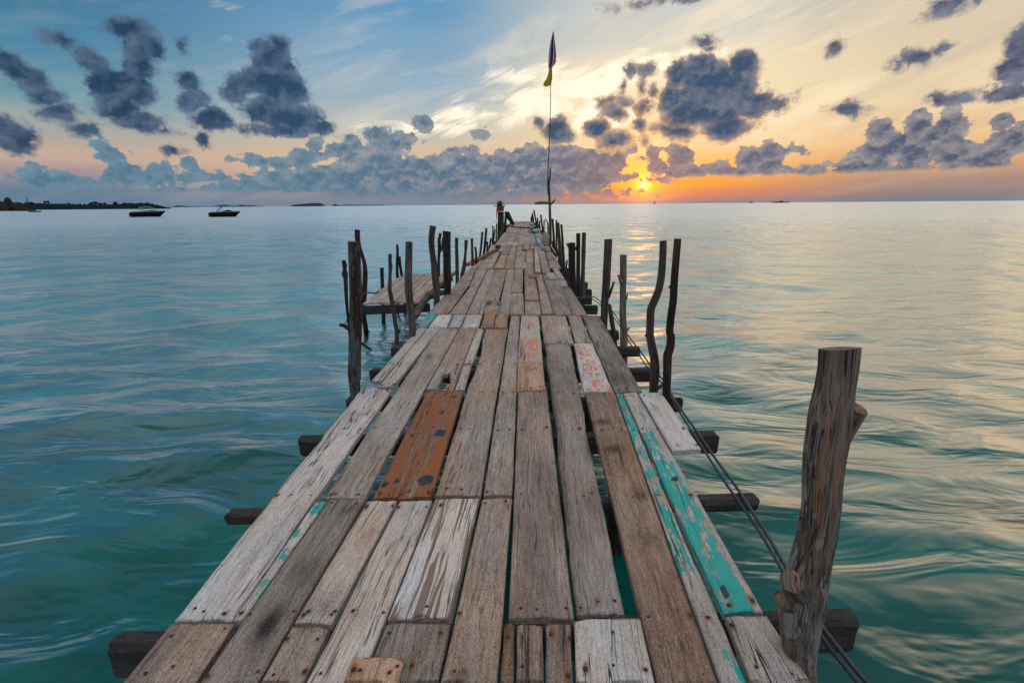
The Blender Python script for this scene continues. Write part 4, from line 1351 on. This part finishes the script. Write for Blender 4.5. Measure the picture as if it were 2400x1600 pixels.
pp = [(1284.5, 455, 2.6), (1284, 420, 2.6), (1284.6, 390, 2.4), (1287, 345, 2.1), (1289, 290, 1.9), (1290.3, 240, 1.7), (1290.8, 190, 1.5), (1293, 120, 1.2), (1297, 74, 1.0)]
P_ = [ony(x, y, Yf - .08) for x, y, w_ in pp]
R_ = [(ony(x + w_ / 2, y, Yf) - ony(x, y, Yf)).length for x, y, w_ in pp]
m.tube(P_, R_, 8, 3.3, .02, True, 0, .15)
m.build('staff', M_LOGD, pole)


def cloth_mat(name, bands):
    mt, t, bs = newmat(name)
    w = t.sep(attr(t, 'wood', out='Vector'))
    st_ = []
    for p, c in bands:
        st_.append((p, c))
    col = t.ramp(w[0], st_, 'CONSTANT')
    wv_ = t.noise(attr(t, 'wood', out='Vector'), 6.0, 4, .6)
    col = t.mix(t.m('MULTIPLY', wv_, .5), col, t.mix(1.0, col, (.6, .6, .6, 1), 'MULTIPLY'))
    t.put(bs.inputs['Base Color'], col)
    bs.inputs['Roughness'].default_value = .9
    bs.inputs['Subsurface Weight'].default_value = 0.0
    tr = t.n('ShaderNodeBsdfTranslucent')
    t.put(tr.inputs[0], col)
    mx = t.n('ShaderNodeMixShader')
    mx.inputs[0].default_value = .35
    mt.node_tree.links.new(bs.outputs[0], mx.inputs[1])
    mt.node_tree.links.new(tr.outputs[0], mx.inputs[2])
    out_ = [n_ for n_ in mt.node_tree.nodes if n_.type == 'OUTPUT_MATERIAL'][0]
    mt.node_tree.links.new(mx.outputs[0], out_.inputs[0])
    return mt


def flag(name, rows, mat, Y, fold, label=None):
    """rows: (y, x_left, x_right) outline in pixels, hanging folds in depth"""
    m = Mesh()
    vs, ws, fs = [], [], []
    nu_ = 14
    nr_ = 26
    ya = [r[0] for r in rows]
    for i in range(nr_):
        y = ya[0] + (ya[-1] - ya[0]) * i / (nr_ - 1)
        xl = float(np.interp(y, ya, [r[1] for r in rows]))
        xr = float(np.interp(y, ya, [r[2] for r in rows]))
        for j in range(nu_):
            u = j / (nu_ - 1)
            dy = fold * math.sin(u * 9 + i * .22) * (.3 + .7 * i / nr_)
            vs.append(ony(xl + (xr - xl) * u, y, Y + dy))
            ws.append((u, i / nr_, dy * 3))
    for i in range(nr_ - 1):
        for j in range(nu_ - 1):
            a = i * nu_ + j
            fs.append((a, a + 1, a + nu_ + 1, a + nu_))
    m.add(vs, fs, ws, 0, True)
    o = m.build(name, mat, pole, label)
    sm_ = o.modifiers.new('cloth', 'SOLIDIFY')
    sm_.thickness = .006
    return o


RED, WHT, BLU = (.42, .035, .04), (.60, .60, .66), (.022, .028, .16)
flag('flag', [(76, 1296, 1298), (95, 1291, 1300), (115, 1288, 1302.5), (130, 1286.2, 1303.2), (148, 1285.2, 1302.4), (154, 1285.2, 1297), (160, 1285.6, 1294)],
     cloth_mat('tricolour_cloth', [(0, (.32, .05, .07)), (.10, WHT), (.2, BLU), (.62, WHT), (.76, RED)]), Yf - .1, .018, 'limp striped flag in red, white and blue')
flag('flag', [(158, 1286, 1294), (172, 1285, 1294.4), (185, 1281, 1294), (192, 1276, 1292.5), (199, 1273, 1291), (203, 1275, 1283)],
     cloth_mat('yellow_cloth', [(0, (.62, .42, .06)), (.5, (.50, .33, .03)), (.85, (.33, .22, .02))]), Yf - .1, .018, 'small yellow flag hanging under the striped one')

# ------------------------------------------------------------------ end-of-pier beacon, log, net, pipes
Yb = onz(1172, 546).y
bc = empty('beacon', (ony(1172, 546, Yb).x, Yb, 0), 'post-top beacon wrapped in orange cloth with a black cap on the far left corner', 'beacon')
sc_ = 1.0 / (ony(1173, 500, Yb) - ony(1172, 500, Yb)).length


def bp(x, y, dy=0.0):
    return ony(x, y, Yb + dy)


m = Mesh()
px_ = (bp(1173, 500) - bp(1172, 500)).length
b0 = bp(1173, 500)
m.lathe((b0.x, Yb, bp(1173, 560).z), [(px_ * 4.5, 0), (px_ * 5, px_ * 30), (px_ * 5.5, px_ * 60)], 16)
m.build('stem', M_LOGD, bc)
M_ORCL = plain('orange_cloth', (.20, .035, .006), .9, 0, 6, .3, 0)
M_YECL = plain('yellow_band', (.14, .075, .006), .9, 0, 6, .3, 0)
M_BLK = plain('black_rubber', (.012, .012, .014), .6, 0, 12, .4)
M_RED = plain('red_cloth', (.30, .035, .02), .9, 0, 10, .3)
m = Mesh()
zc_ = bp(1173, 495).z
m.lathe((b0.x, Yb, zc_), [(px_ * 7.6, 0), (px_ * 8.3, px_ * 2), (px_ * 8.0, px_ * 5), (px_ * 8.2, px_ * 8)], 20)
m.build('cloth_wrap', M_ORCL, bc)
m = Mesh()
m.lathe((b0.x, Yb, zc_ + px_ * 8), [(px_ * 8.4, 0), (px_ * 8.7, px_ * 1.5), (px_ * 8.2, px_ * 3)], 20)
m.build('band', M_YECL, bc)
m = Mesh()
m.lathe((bp(1172, 480).x, Yb, bp(1172, 484).z), [(px_ * 5.6, 0), (px_ * 6.2, px_ * 2), (px_ * 6.0, px_ * 6), (px_ * 4.2, px_ * 10), (px_ * 2.2, px_ * 12.6), (px_ * .6, px_ * 13.4)], 20)
m.build('cap', M_BLK, bc)
m = Mesh()
for (xa, ya, xb, yb, r) in [(1157, 483, 1184, 484, 1.0), (1157, 477.5, 1165, 478.5, .35), (1157, 477.5, 1157, 483, .35), (1166, 472, 1166, 484, .9), (1180.5, 473, 1181.5, 484, .8), (1184, 480, 1196, 474, .25), (1167, 466, 1166, 474, .2), (1163, 479, 1168, 483, .4)]:
    m.tube([bp(xa, ya), bp(xb, yb)], [px_ * r, px_ * r], 6, .5, .02, True)
m.build('bracket', M_BLK, bc)
m = Mesh()
m.tube([bp(1165, 488, -.3), bp(1164.2, 500, -.32), bp(1164, 513, -.3)], [px_ * 1.4, px_ * 1.3, px_ * .9], 8, 2, .25, True, 0, .1)
m.build('hanging_cloth', M_RED, bc)
# leaning short log at the far left corner
m = Mesh()
Yl = onz(1200, 529).y
m.tube([ony(1189, 496, Yl), ony(1189, 504, Yl), ony(1196, 514, Yl), ony(1203, 527, Yl)], [.17, .20, .17, .12], 12, 6, .12, True, 0, .1)
tag(m.build('leaning_log', M_LOGD), 'dark stubby log leaning on the far left corner posts', 'log')
# bundled net on the far right corner
M_NET = plain('dark_net', (.020, .016, .014), .9, 0, 30, .6)
m = Mesh()
Yn = onz(1247, 522).y
c = ony(1247, 512, Yn)
q_ = (ony(1248, 512, Yn) - ony(1247, 512, Yn)).length
m.tube([c + Vector((0, 0, -8 * q_)), c + Vector((0, 0, -3 * q_)), c + Vector((.02, 0, 2 * q_)), c + Vector((0, 0, 6 * q_)), c + Vector((.03, 0, 9 * q_))], [3.0 * q_, 3.8 * q_, 3.4 * q_, 2.2 * q_, .9 * q_], 12, 3, .25, True, 0, .06)
tag(m.build('net_bundle', M_NET), 'dark net bundle hung on the far right corner posts', 'net')
# rubbish on the far deck
M_PIPE = plain('pale_blue_plastic', (.17, .30, .34), .5, 0, 10, .35)
m = Mesh()
m.tube([onz(1254, 553, .30), onz(1257, 558, .2), onz(1266.5, 573, .06)], [.055, .058, .065], 12, 2, .02, True, 0, .1)
tag(m.build('pipe', M_PIPE), 'pale blue plastic pipe propped on the deck boards', 'pipe')
m = Mesh()
cA, cB = onz(1241, 543, .12), onz(1264, 540, .12)
d_ = (cB - cA)
m.tube([cA, cA + d_ * .15, cA + d_ * .4, cA + d_ * .75, cA + d_ * .95, cB], [.03, .06, .09, .11, .10, .04], 12, 5, .2, True, 0, .08)
tag(m.build('float', M_PIPE), 'pale blue foam float lying among ropes near the far end', 'float')
m = Mesh()
m.box(onz(1200.5, 551.5, .06), .55, .10, .03, Matrix.Rotation(.05, 3, 'Z'), 3)
o = m.build('loose_slat', M_BOARD)
o['tone'] = .6; o['warm'] = 0.0; o['crack'] = .5
tag(o, 'short whitish slat lying crosswise on the far deck', 'slat')
m = Mesh()
for k in range(9):
    x0, y0 = rnd.uniform(1228, 1262), rnd.uniform(529, 545)
    p0 = onz(x0, y0, .05)
    pts = [p0]
    a_ = rnd.uniform(0, 6.28)
    for q in range(7):
        a_ += rnd.uniform(-.9, .9)
        pts.append(pts[-1] + Vector((math.cos(a_) * .16, math.sin(a_) * .30, rnd.uniform(-.05, .07))))
    for p in pts:
        p.z = max(.03, min(.28, p.z)); p.x = min(p.x, .93)
    m.tube(pts, [rnd.uniform(.02, .045)] * 8, 7, k, .1, True, 0, .08)
tag(m.build('rope_tangle', M_NET), 'tangle of dark ropes heaped on the far right of the deck', 'rope')
m = Mesh()
P_ = [onz(1296, 600, .03), onz(1302, 606, .03), onz(1306, 612, .03), onz(1304, 596, .04), onz(1293, 578, .1), onz(1291, 570, .04), onz(1283, 560, .05), onz(1277, 552, .04), onz(1272, 546, .06)]
m.tube(P_, [.014] * 9, 6, 1, .05, True, 0, .06)
tag(m.build('white_line', plain('white_line', (.5, .45, .40), .8)), 'thin pale line straggling along the right deck edge', 'line')
m = Mesh()
m.tube([onz(1268, 573, .05), onz(1270, 579, .05), onz(1274, 583, .05), onz(1278, 585, .05)], [.045] * 4, 10, 1, .03, True, 0, .08)
tag(m.build('bent_pipe', plain('grey_plastic', (.22, .19, .18), .6)), 'short bent grey pipe on the far deck near the flagpole', 'pipe')
m = Mesh()
c = onz(1279, 571, .0)
m.tube([c, c + Vector((0, 0, .1)), c + Vector((0, .02, .3)), c + Vector((0, 0, .42)), c + Vector((0, 0, .46))], [.11, .13, .12, .08, .03], 12, 2, .12, True, 0, .05)
tag(m.build('sack', plain('grey_sack', (.25, .24, .23), .9)), 'small grey sack standing on deck beside the flagpole', 'sack')

# two cables along the right side
M_CABLE = plain('black_cable', (.030, .034, .038), .45, 0, 60, .4)
cab = [[(1370, 690), (1390, 702), (1411, 716), (1430, 734), (1452, 762), (1474, 800), (1500, 836), (1523, 868), (1550, 896), (1571, 925), (1583, 950), (1625, 1015), (1668, 1082), (1710, 1145), (1760, 1215), (1800, 1278), (1838, 1344), (1880, 1420), (1918, 1476), (1950, 1524), (1985, 1568), (2022, 1612), (2120, 1740)],
       [(1368, 688), (1396, 698), (1413, 711), (1436, 730), (1455, 758), (1478, 794), (1505, 828), (1530, 864), (1556, 892), (1573, 921), (1588, 948), (1634, 1012), (1678, 1076), (1722, 1135), (1768, 1206), (1806, 1266), (1848, 1340), (1888, 1412), (1932, 1474), (1968, 1522), (2003, 1566), (2044, 1612), (2150, 1740)]]
for i, c_ in enumerate(cab):
    zz = [-.02 - .10 * math.sin(min(1, k / 10) * math.pi) if k < 10 else -.02 + .02 * math.sin(k * 1.3 + i) for k in range(len(c_))]
    P_ = [onz(x, y, zz[k]) for k, (x, y) in enumerate(c_)]
    m = Mesh()
    m.tube(P_, [.0085 if i else .0075] * len(P_), 8, i, .02, True, 0, .08)
    tag(m.build('cable', M_CABLE), ['thinner black cable, on the deck side of the pair looped post to post', 'thicker black cable, on the seaward side of the pair looped post to post'][i], 'cable', 'cables along the right side')

# ------------------------------------------------------------------ boats
M_HULL = plain('dark_hull', (.006, .006, .010), .8, 0, 3, .3, .1)
M_DECKW = plain('white_gelcoat', (.10, .15, .18), .5, 0, 3, .15, .2)
M_TOP = plain('pale_canopy', (.30, .36, .38), .5, 0, 3, .1, .2)
M_GLASS = plain('smoked_glass', (.01, .012, .015), .1, 0, 3, .1)


def hull_mesh(m, L_, B_, H_, mi=0, rake=.16, sheer=.12, stern_w=.9):
    n_ = 18
    prof = []
    for i in range(n_ + 1):
        t_ = i / n_
        w_ = B_ / 2 * (stern_w if t_ < .05 else 1) * min(1, (1.02 - max(0, t_ - .0) ** 3.2))
        w_ = max(.02, B_ / 2 * (1 - max(0, (t_ - .45) / .55) ** 2.2))
        x = -L_ / 2 + L_ * t_
        zt = H_ * (1 + sheer * t_)
        xb = x - rake * L_ * max(0, t_ - .55) / .45
        ring = [(x, -w_, zt), (xb + (x - xb) * .5, -w_ * .92, zt * .5), (xb, -w_ * .72, 0.02), (xb, 0, -.25 + .25 * max(0, t_ - .7)), (xb, w_ * .72, .02), (xb + (x - xb) * .5, w_ * .92, zt * .5), (x, w_, zt)]
        prof += ring
    fs = []
    for i in range(n_):
        for j in range(6):
            a = i * 7 + j
            fs.append((a, a + 7, a + 8, a + 1))
        fs.append((i * 7, i * 7 + 6, i * 7 + 13, i * 7 + 7))
    fs.append(tuple(range(7)))
    fs.append(tuple(n_ * 7 + j for j in range(7))[::-1])
    m.add(prof, fs, None, mi, False)


def projx(p):
    q = RM.transposed() @ (Vector(p) - CP)
    return 1200 + F * q.x / -q.z


def speedboat(x0, x1, ybase, kind, label):
    pc = onz((x0 + x1) / 2, ybase, SEA)
    yaw_ = -math.atan2(pc.x, pc.y)
    u_ = Vector((math.cos(yaw_), math.sin(yaw_), 0))
    Ls = 10.0 * (x1 - x0) / (projx(pc + u_ * 5.0) - projx(pc - u_ * 5.0))
    root = empty('speedboat', (pc.x, pc.y, SEA), label, 'boat', 'speedboats moored off the headland')
    root.rotation_euler.z = yaw_
    s = Ls / 10.2

    def bl(name, m, mat):
        me_o = m.build(name, mat)
        me_o.parent = root
        me_o.location = (0, 0, 0)
        me_o.scale = (s, s, s * 1.35)
        return me_o
    m = Mesh(); hull_mesh(m, 9.0, 2.8, 1.0, 0, .20, .12)
    bl('hull', m, M_HULL)
    m = Mesh(); n_ = 16
    vs = []
    for i in range(n_ + 1):
        t_ = i / n_
        w_ = max(.05, 1.32 * (1 - max(0, (t_ - .45) / .55) ** 2.2))
        x = -4.3 + 8.7 * t_
        zt = 1.0 * (1 + .12 * t_)
        vs += [(x, -w_, zt - .02), (x, -w_ * .95, zt + .16), (x, w_ * .95, zt + .16), (x, w_, zt - .02)]
    fs = []
    for i in range(n_):
        for j in range(3):
            a = i * 4 + j
            fs.append((a, a + 4, a + 5, a + 1))
    fs += [(0, 1, 2, 3), tuple(n_ * 4 + j for j in (3, 2, 1, 0))]
    m.add(vs, fs, None, 0, False)
    bl('deck', m, M_DECKW)
    m = Mesh()
    for sy in (-.45, .45):
        m.box((-4.55, sy, .62), .55, .4, .75, Matrix.Rotation(.2, 3, 'Y'))
        m.box((-4.75, sy, .1), .2, .14, .9)
    bl('outboard_motor', m, M_BLK)
    # windscreen
    m = Mesh()
    if kind == 0:
        prof = [(-1.6, 1.02), (-1.3, 1.25), (1.2, 1.42), (2.0, 1.30), (2.6, 1.02)]
    else:
        prof = [(-1.6, 1.02), (-1.4, 1.22), (.8, 1.62), (1.9, 1.42), (2.6, 1.02)]
    vs, fs = [], []
    for (x, z) in prof:
        vs += [(x, -1.05, 1.0), (x, -.9, z + .02), (x, .9, z + .02), (x, 1.05, 1.0)]
    for i in range(len(prof) - 1):
        for j in range(3):
            a = i * 4 + j
            fs.append((a, a + 4, a + 5, a + 1))
    m.add(vs, fs)
    bl('windscreen', m, M_GLASS)
    if kind == 0:
        m = Mesh(); vs, fs = [], []
        for i in range(11):
            t_ = i / 10
            x = -2.3 + 4.2 * t_
            z = 1.95 + .22 * math.sin(t_ * math.pi) - .45 * max(0, t_ - .6)
            vs += [(x, -1.0, z - .08), (x, -.7, z + .03), (x, .7, z + .03), (x, 1.0, z - .08), (x, .7, z - .05), (x, -.7, z - .05)]
        for i in range(10):
            for j in range(6):
                a = i * 6 + j; b = i * 6 + (j + 1) % 6
                fs.append((a, a + 6, b + 6, b))
        fs += [(5, 4, 3, 2, 1, 0), (60, 61, 62, 63, 64, 65)]
        m.add(vs, fs, None, 0, True)
        bl('hardtop', m, M_TOP)
        m = Mesh()
        for sy in (-.95, .95):
            for (xa, xb) in ((-2.0, -2.1), (-1.0, -2.0), (-.3, -1.6)):
                m.tube([(xa, sy, 1.0), (xb, sy, 1.95)], [.05, .05], 6, 0, 0)
            m.tube([(2.2, sy, 1.1), (1.6, sy, 1.85)], [.04, .04], 6, 0, 0)
        bl('frame', m, M_DECKW)
    else:
        m = Mesh()
        for sy in (-1.0, 1.0):
            m.tube([(-2.6, sy, 1.0), (-1.9, sy * .95, 1.75), (-1.2, sy * .8, 2.15), (-.7, sy * .7, 2.15)], [.13, .11, .09, .05], 8, 0, 0)
            m.tube([(-1.9, sy, 1.0), (-1.3, sy * .9, 1.6), (-1.0, sy * .8, 2.1)], [.09, .08, .06], 8, 0, 0)
        m.tube([(-1.2, -.85, 2.12), (-1.2, .85, 2.12)], [.10, .10], 8, 0, 0)
        m.tube([(-.9, -.85, 2.35), (-.9, .85, 2.35)], [.05, .05], 8, 0, 0)
        for sy in (-.5, .5):
            m.tube([(-1.2, sy, 2.1), (-.9, sy, 2.65)], [.03, .03], 6, 0, 0)
        m.tube([(-.9, 0, 2.2), (-.9, 0, 2.5)], [.22, .18], 10, 0, 0)
        bl('radar_arch', m, M_DECKW)
    m = Mesh()
    for sy in (-1, 1):
        pts = [(2.2, sy * 1.1, 1.35), (3.4, sy * .75, 1.42), (4.2, sy * .25, 1.45)]
        m.tube(pts, [.022] * 3, 6, 0, 0)
        for p in pts:
            m.tube([(p[0], p[1], 1.0), p], [.02, .02], 6, 0, 0)
    bl('bow_rail', m, M_DECKW)
    return root


speedboat(302, 397, 508, 0, 'dark-hulled speedboat with a pale curved hardtop, left of the pair')
speedboat(488, 571, 508, 1, 'dark-hulled speedboat with a slanted radar arch, right of the pair')
# small boat by the rocks
pc = onz(83, 497, SEA)
m = Mesh()
root = empty('small_boat', (pc.x, pc.y, SEA), 'small low dark boat moored beside the rocks', 'boat')
hull_mesh(m, 9.0, 2.4, .9, 0, .1, .15)
o = m.build('hull', M_HULL); o.parent = root; o.location = (0, 0, 0)
m = Mesh(); m.box((-.8, 0, 1.15), 2.6, 1.5, .6)
o = m.build('cabin', M_DECKW); o.parent = root; o.location = (0, 0, 0)
yw = -math.atan2(pc.x, pc.y)
u_ = Vector((math.cos(yw), math.sin(yw), 0))
root.rotation_euler.z = yw
root.scale = 31.0 / (projx(pc + u_ * 4.5) - projx(pc - u_ * 4.5)) * Vector((1, 1, 1))


# ------------------------------------------------------------------ land on the horizon
def land(name, D, pts, depth, mat, bumps=0.0, seed=0, label=None, ybase=None, clump=3.0):
    """pts: (x px, y px of the skyline); a real ridge with thickness at distance D metres"""
    xs_ = [p[0] for p in pts]
    n_ = max(60, int((xs_[-1] - xs_[0]) / 1.3))
    rows = 7
    vs, fs = [], []
    for i in range(n_ + 1):
        x = xs_[0] + (xs_[-1] - xs_[0]) * i / n_
        y = float(np.interp(x, xs_, [p[1] for p in pts]))
        q = ony(x, y, D)
        top = max(SEA + .02, q.z)
        nb = bumps * (noise.noise(Vector((x / clump, seed, 0))) + .6 * noise.noise(Vector((x / clump * 2.7, seed, 5)))) * min(1, (top - SEA) / max(bumps, .01) / 2) if bumps else 0
        for j in range(rows):
            t_ = j / (rows - 1)
            hh = math.sin(t_ * math.pi) ** .6 if 0 < t_ < 1 else 0
            vs.append((q.x * (1 + (t_ - .5) * depth / D), D + (t_ - .5) * depth, SEA - .3 + (top + nb - SEA + .3) * hh))
    for i in range(n_):
        for j in range(rows - 1):
            a = i * rows + j
            fs.append((a, a + rows, a + rows + 1, a + 1))
    m = Mesh()
    m.add(vs, fs, None, 0, False)
    o = m.build(name, mat)
    tag(o, label, None, None, 'structure')
    return o


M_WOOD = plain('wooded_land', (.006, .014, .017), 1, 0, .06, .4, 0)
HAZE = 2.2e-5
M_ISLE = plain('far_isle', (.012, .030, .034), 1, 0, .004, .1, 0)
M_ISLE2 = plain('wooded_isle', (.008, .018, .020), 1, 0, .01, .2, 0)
z5 = lambda x, y: (x / 5.88, 460 + y / 5.88)
land('headland', 900, [(-900, 470), (-200, 472), z5(0, 82), z5(250, 96), z5(600, 98), z5(900, 104), z5(1200, 110), z5(1500, 112), z5(1800, 98), z5(2030, 88), z5(2120, 108), z5(2230, 135), (400, 487.2)], 160, M_WOOD, 2.2, 3, 'low dark wooded headland on the left horizon', clump=5)
# trees that stand out of the wood, each one its own
M_TREE = plain('tree_leaves', (.006, .013, .013), 1, 0, .5, .5, 0)
M_TRK = plain('tree_trunk', (.02, .015, .012), .95, 0, .5, .3)
TLAB = {0: 'round tree crown standing alone near the left end of the headland', 1: 'left one of the twin tree tops near the mast', 2: 'right one of the twin tree tops near the mast', 3: 'small rounded tree top midway along the headland', 4: 'broad tree left of the tallest tree on the headland', 5: 'tallest tree of the clump on the headland', 6: 'tree just right of the tallest one on the headland', 7: 'small tree right of the tall clump', 8: 'umbrella-shaped tree further right of the tall clump', 9: 'dense round tree behind the first speedboat', 10: 'small tree right of the dense round one', 11: 'last small tree before the hill of the headland', 12: 'low flat crown right of the mast'}
TR = [(355, 88, 14), (620, 76, 15), (660, 74, 15), (942, 98, 12), (1255, 98, 20), (1302, 84, 18), (1330, 90, 16), (1382, 100, 16), (1440, 100, 18), (1590, 98, 26), (1725, 98, 18), (1785, 102, 12), (430, 90, 20)]
for i, (tx, ty, tr_) in enumerate(TR):
    X_, Y_p = z5(tx, ty)
    D = 880
    c = ony(X_, Y_p, D)
    r_ = (ony(X_ + tr_ / 5.88, Y_p, D) - c).length * 1.15
    root = empty('tree', (c.x, D, 3), TLAB[i], 'tree', 'trees on the headland')
    m = Mesh()
    rs_ = np.random.RandomState(i)
    for k in range(260):
        v_ = rs_.normal(size=3); v_ /= np.linalg.norm(v_)
        rr = r_ * (rs_.rand() ** .35) * (1 + .25 * noise.noise(Vector(v_ * 2) + Vector((i, 0, 0))))
        p = Vector((c.x + v_[0] * rr, D + v_[1] * rr, c.z + v_[2] * rr * .8 - r_ * .2))
        s_ = r_ * .14
        a, b = Vector(rs_.normal(size=3)) * s_, Vector(rs_.normal(size=3)) * s_
        m.add([p - a, p + b, p + a, p - b], [(0, 1, 2, 3)])
    m.build('crown', M_TREE, root)
    m = Mesh()
    m.tube([(c.x, D, 2), (c.x + .2, D, c.z)], [.5, .3], 6, i, .05)
    m.build('trunk', M_TRK, root)
# leaning mast
a, b = ony(*z5(390, 95), 860), ony(*z5(365, 8), 860)
m = Mesh()
m.tube([a - Vector((0, 0, 4)), a, b], [.9, .7, .5], 8, 0, 0, True)
m.tube([b - Vector((1.0, 0, 1)), b + Vector((1.2, 0, .4))], [.35, .3], 6, 0, 0, True)
tag(m.build('crane_mast', M_BLK), 'thin leaning mast rising above the left of the headland', 'mast')
# rocks
M_ROCK = plain('shore_rock', (.030, .022, .020), 1, 0, .5, .7, 0)
rl = onz(0, 494.5, SEA)
m = Mesh()
rs_ = np.random.RandomState(3)
for k in range(34):
    t_ = k / 33
    x = -60 + 122 * t_
    hh = (9 if x < 12 else 9 * max(.12, 1 - (x - 12) / 52))
    c = onz(x, 495 - rs_.rand() * 2.0, SEA)
    c.y += rs_.uniform(0, 8)
    u_ = (onz(1, 494, SEA) - onz(0, 494, SEA)).length
    r_ = u_ * rs_.uniform(2.2, 4.6)
    h_ = u_ * hh * rs_.uniform(.35, .95)
    m.tube([c + Vector((0, 0, -.5)), c + Vector((0, 0, h_ * .5)), c + Vector((r_ * .1, 0, h_ * .85)), c + Vector((r_ * .1, 0, h_))], [r_, r_ * .9, r_ * .55, r_ * .2], 9, k, .25, True, 0, u_)
tag(m.build('rocks', M_ROCK), 'brown boulders running into the water at the far left', None, None, 'structure')

z7 = lambda x, y: (280 + x / 7.35, 470 + y / 7.35)
for D, pts, mt_, lb in [
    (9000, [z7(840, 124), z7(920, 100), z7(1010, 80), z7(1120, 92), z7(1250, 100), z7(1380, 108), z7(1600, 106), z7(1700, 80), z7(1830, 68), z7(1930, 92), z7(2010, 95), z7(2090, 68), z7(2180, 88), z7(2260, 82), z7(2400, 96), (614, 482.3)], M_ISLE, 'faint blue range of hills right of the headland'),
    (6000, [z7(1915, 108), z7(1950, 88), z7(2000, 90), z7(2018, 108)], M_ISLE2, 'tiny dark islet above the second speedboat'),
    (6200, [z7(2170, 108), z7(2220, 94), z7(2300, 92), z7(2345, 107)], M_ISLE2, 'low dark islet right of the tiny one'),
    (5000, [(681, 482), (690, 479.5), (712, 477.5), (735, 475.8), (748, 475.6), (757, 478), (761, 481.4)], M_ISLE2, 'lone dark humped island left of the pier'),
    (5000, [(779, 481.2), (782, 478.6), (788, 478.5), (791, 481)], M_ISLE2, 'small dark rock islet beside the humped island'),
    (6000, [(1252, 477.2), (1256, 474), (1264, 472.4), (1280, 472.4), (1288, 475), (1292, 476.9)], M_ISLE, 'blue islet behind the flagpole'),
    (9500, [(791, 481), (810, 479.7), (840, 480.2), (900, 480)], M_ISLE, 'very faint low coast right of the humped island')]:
    land('island', D, pts, D * .03, mt_, 0, 1, lb)

# ships
M_SHIP = plain('grey_ship', (.02, .025, .035), .7, 0, 1, .2)


def ship(name, x0, x1, yw, D, blocks, label, cat):
    a, b = ony(x0, yw, D), ony(x1, yw, D)
    u_ = (b.x - a.x) / (x1 - x0)
    root = empty(name, ((a.x + b.x) / 2, D, SEA), label, cat)
    L_ = (x1 - x0) * u_
    m = Mesh()
    hull_mesh(m, L_, L_ * .12, 2.0 * u_, 0, .04, .25)
    o = m.build('hull', M_SHIP); o.parent = root; o.location = (0, 0, 0)
    m = Mesh()
    for (bx, bw, bz, bh) in blocks:
        m.box((bx * u_, 0, bz * u_ + bh * u_ / 2), bw * u_, L_ * .07, bh * u_)
    o = m.build('superstructure', M_SHIP); o.parent = root; o.location = (0, 0, 0)
    m = Mesh()
    m.tube([(0, 0, 2 * u_), (0, 0, 6.8 * u_)], [u_ * .5, u_ * .25], 6, 0, 0)
    m.tube([(-1.1 * u_, 0, 5.6 * u_), (1.1 * u_, 0, 5.6 * u_)], [u_ * .3] * 2, 6, 0, 0)
    o = m.build('mast', M_SHIP); o.parent = root; o.location = (0, 0, 0)


ship('warship', 1809, 1851, 473.2, 3200, [(-2, 14, 1.6, 1.6), (1, 6, 3, 1.5), (-12, 6, 1.6, .9), (9, 6, 1.6, 1.0)], 'long grey warship silhouette on the right horizon', 'ship')
ship('ferry', 1755, 1765, 474.0, 3400, [(0, 6, 1.4, 1.0)], 'tiny dark vessel left of the warship', 'ship')
ship('trawler', 1530.5, 1537, 475.6, 3600, [(-1, 3, 1.2, 1.0)], 'speck of a boat on the horizon below the sun', 'ship')

# ------------------------------------------------------------------ air: far isles fade to blue
hz = bpy.data.materials.new('air')
hz.use_nodes = True
hz.node_tree.nodes.clear()
pv = hz.node_tree.nodes.new('ShaderNodeVolumePrincipled')
pv.inputs['Color'].default_value = (.50, .72, .90, 1)
pv.inputs['Density'].default_value = HAZE
oo = hz.node_tree.nodes.new('ShaderNodeOutputMaterial')
hz.node_tree.links.new(pv.outputs[0], oo.inputs['Volume'])
m = Mesh()
m.add([(x, y, z) for z in (-2.6, 90) for x, y in ((-21000, -21000), (21000, -21000), (21000, 21000), (-21000, 21000))],
      [(0, 3, 2, 1), (4, 5, 6, 7), (0, 1, 5, 4), (1, 2, 6, 5), (2, 3, 7, 6), (3, 0, 4, 7)])
hb = m.build('haze', hz)
tag(hb, kind='stuff')
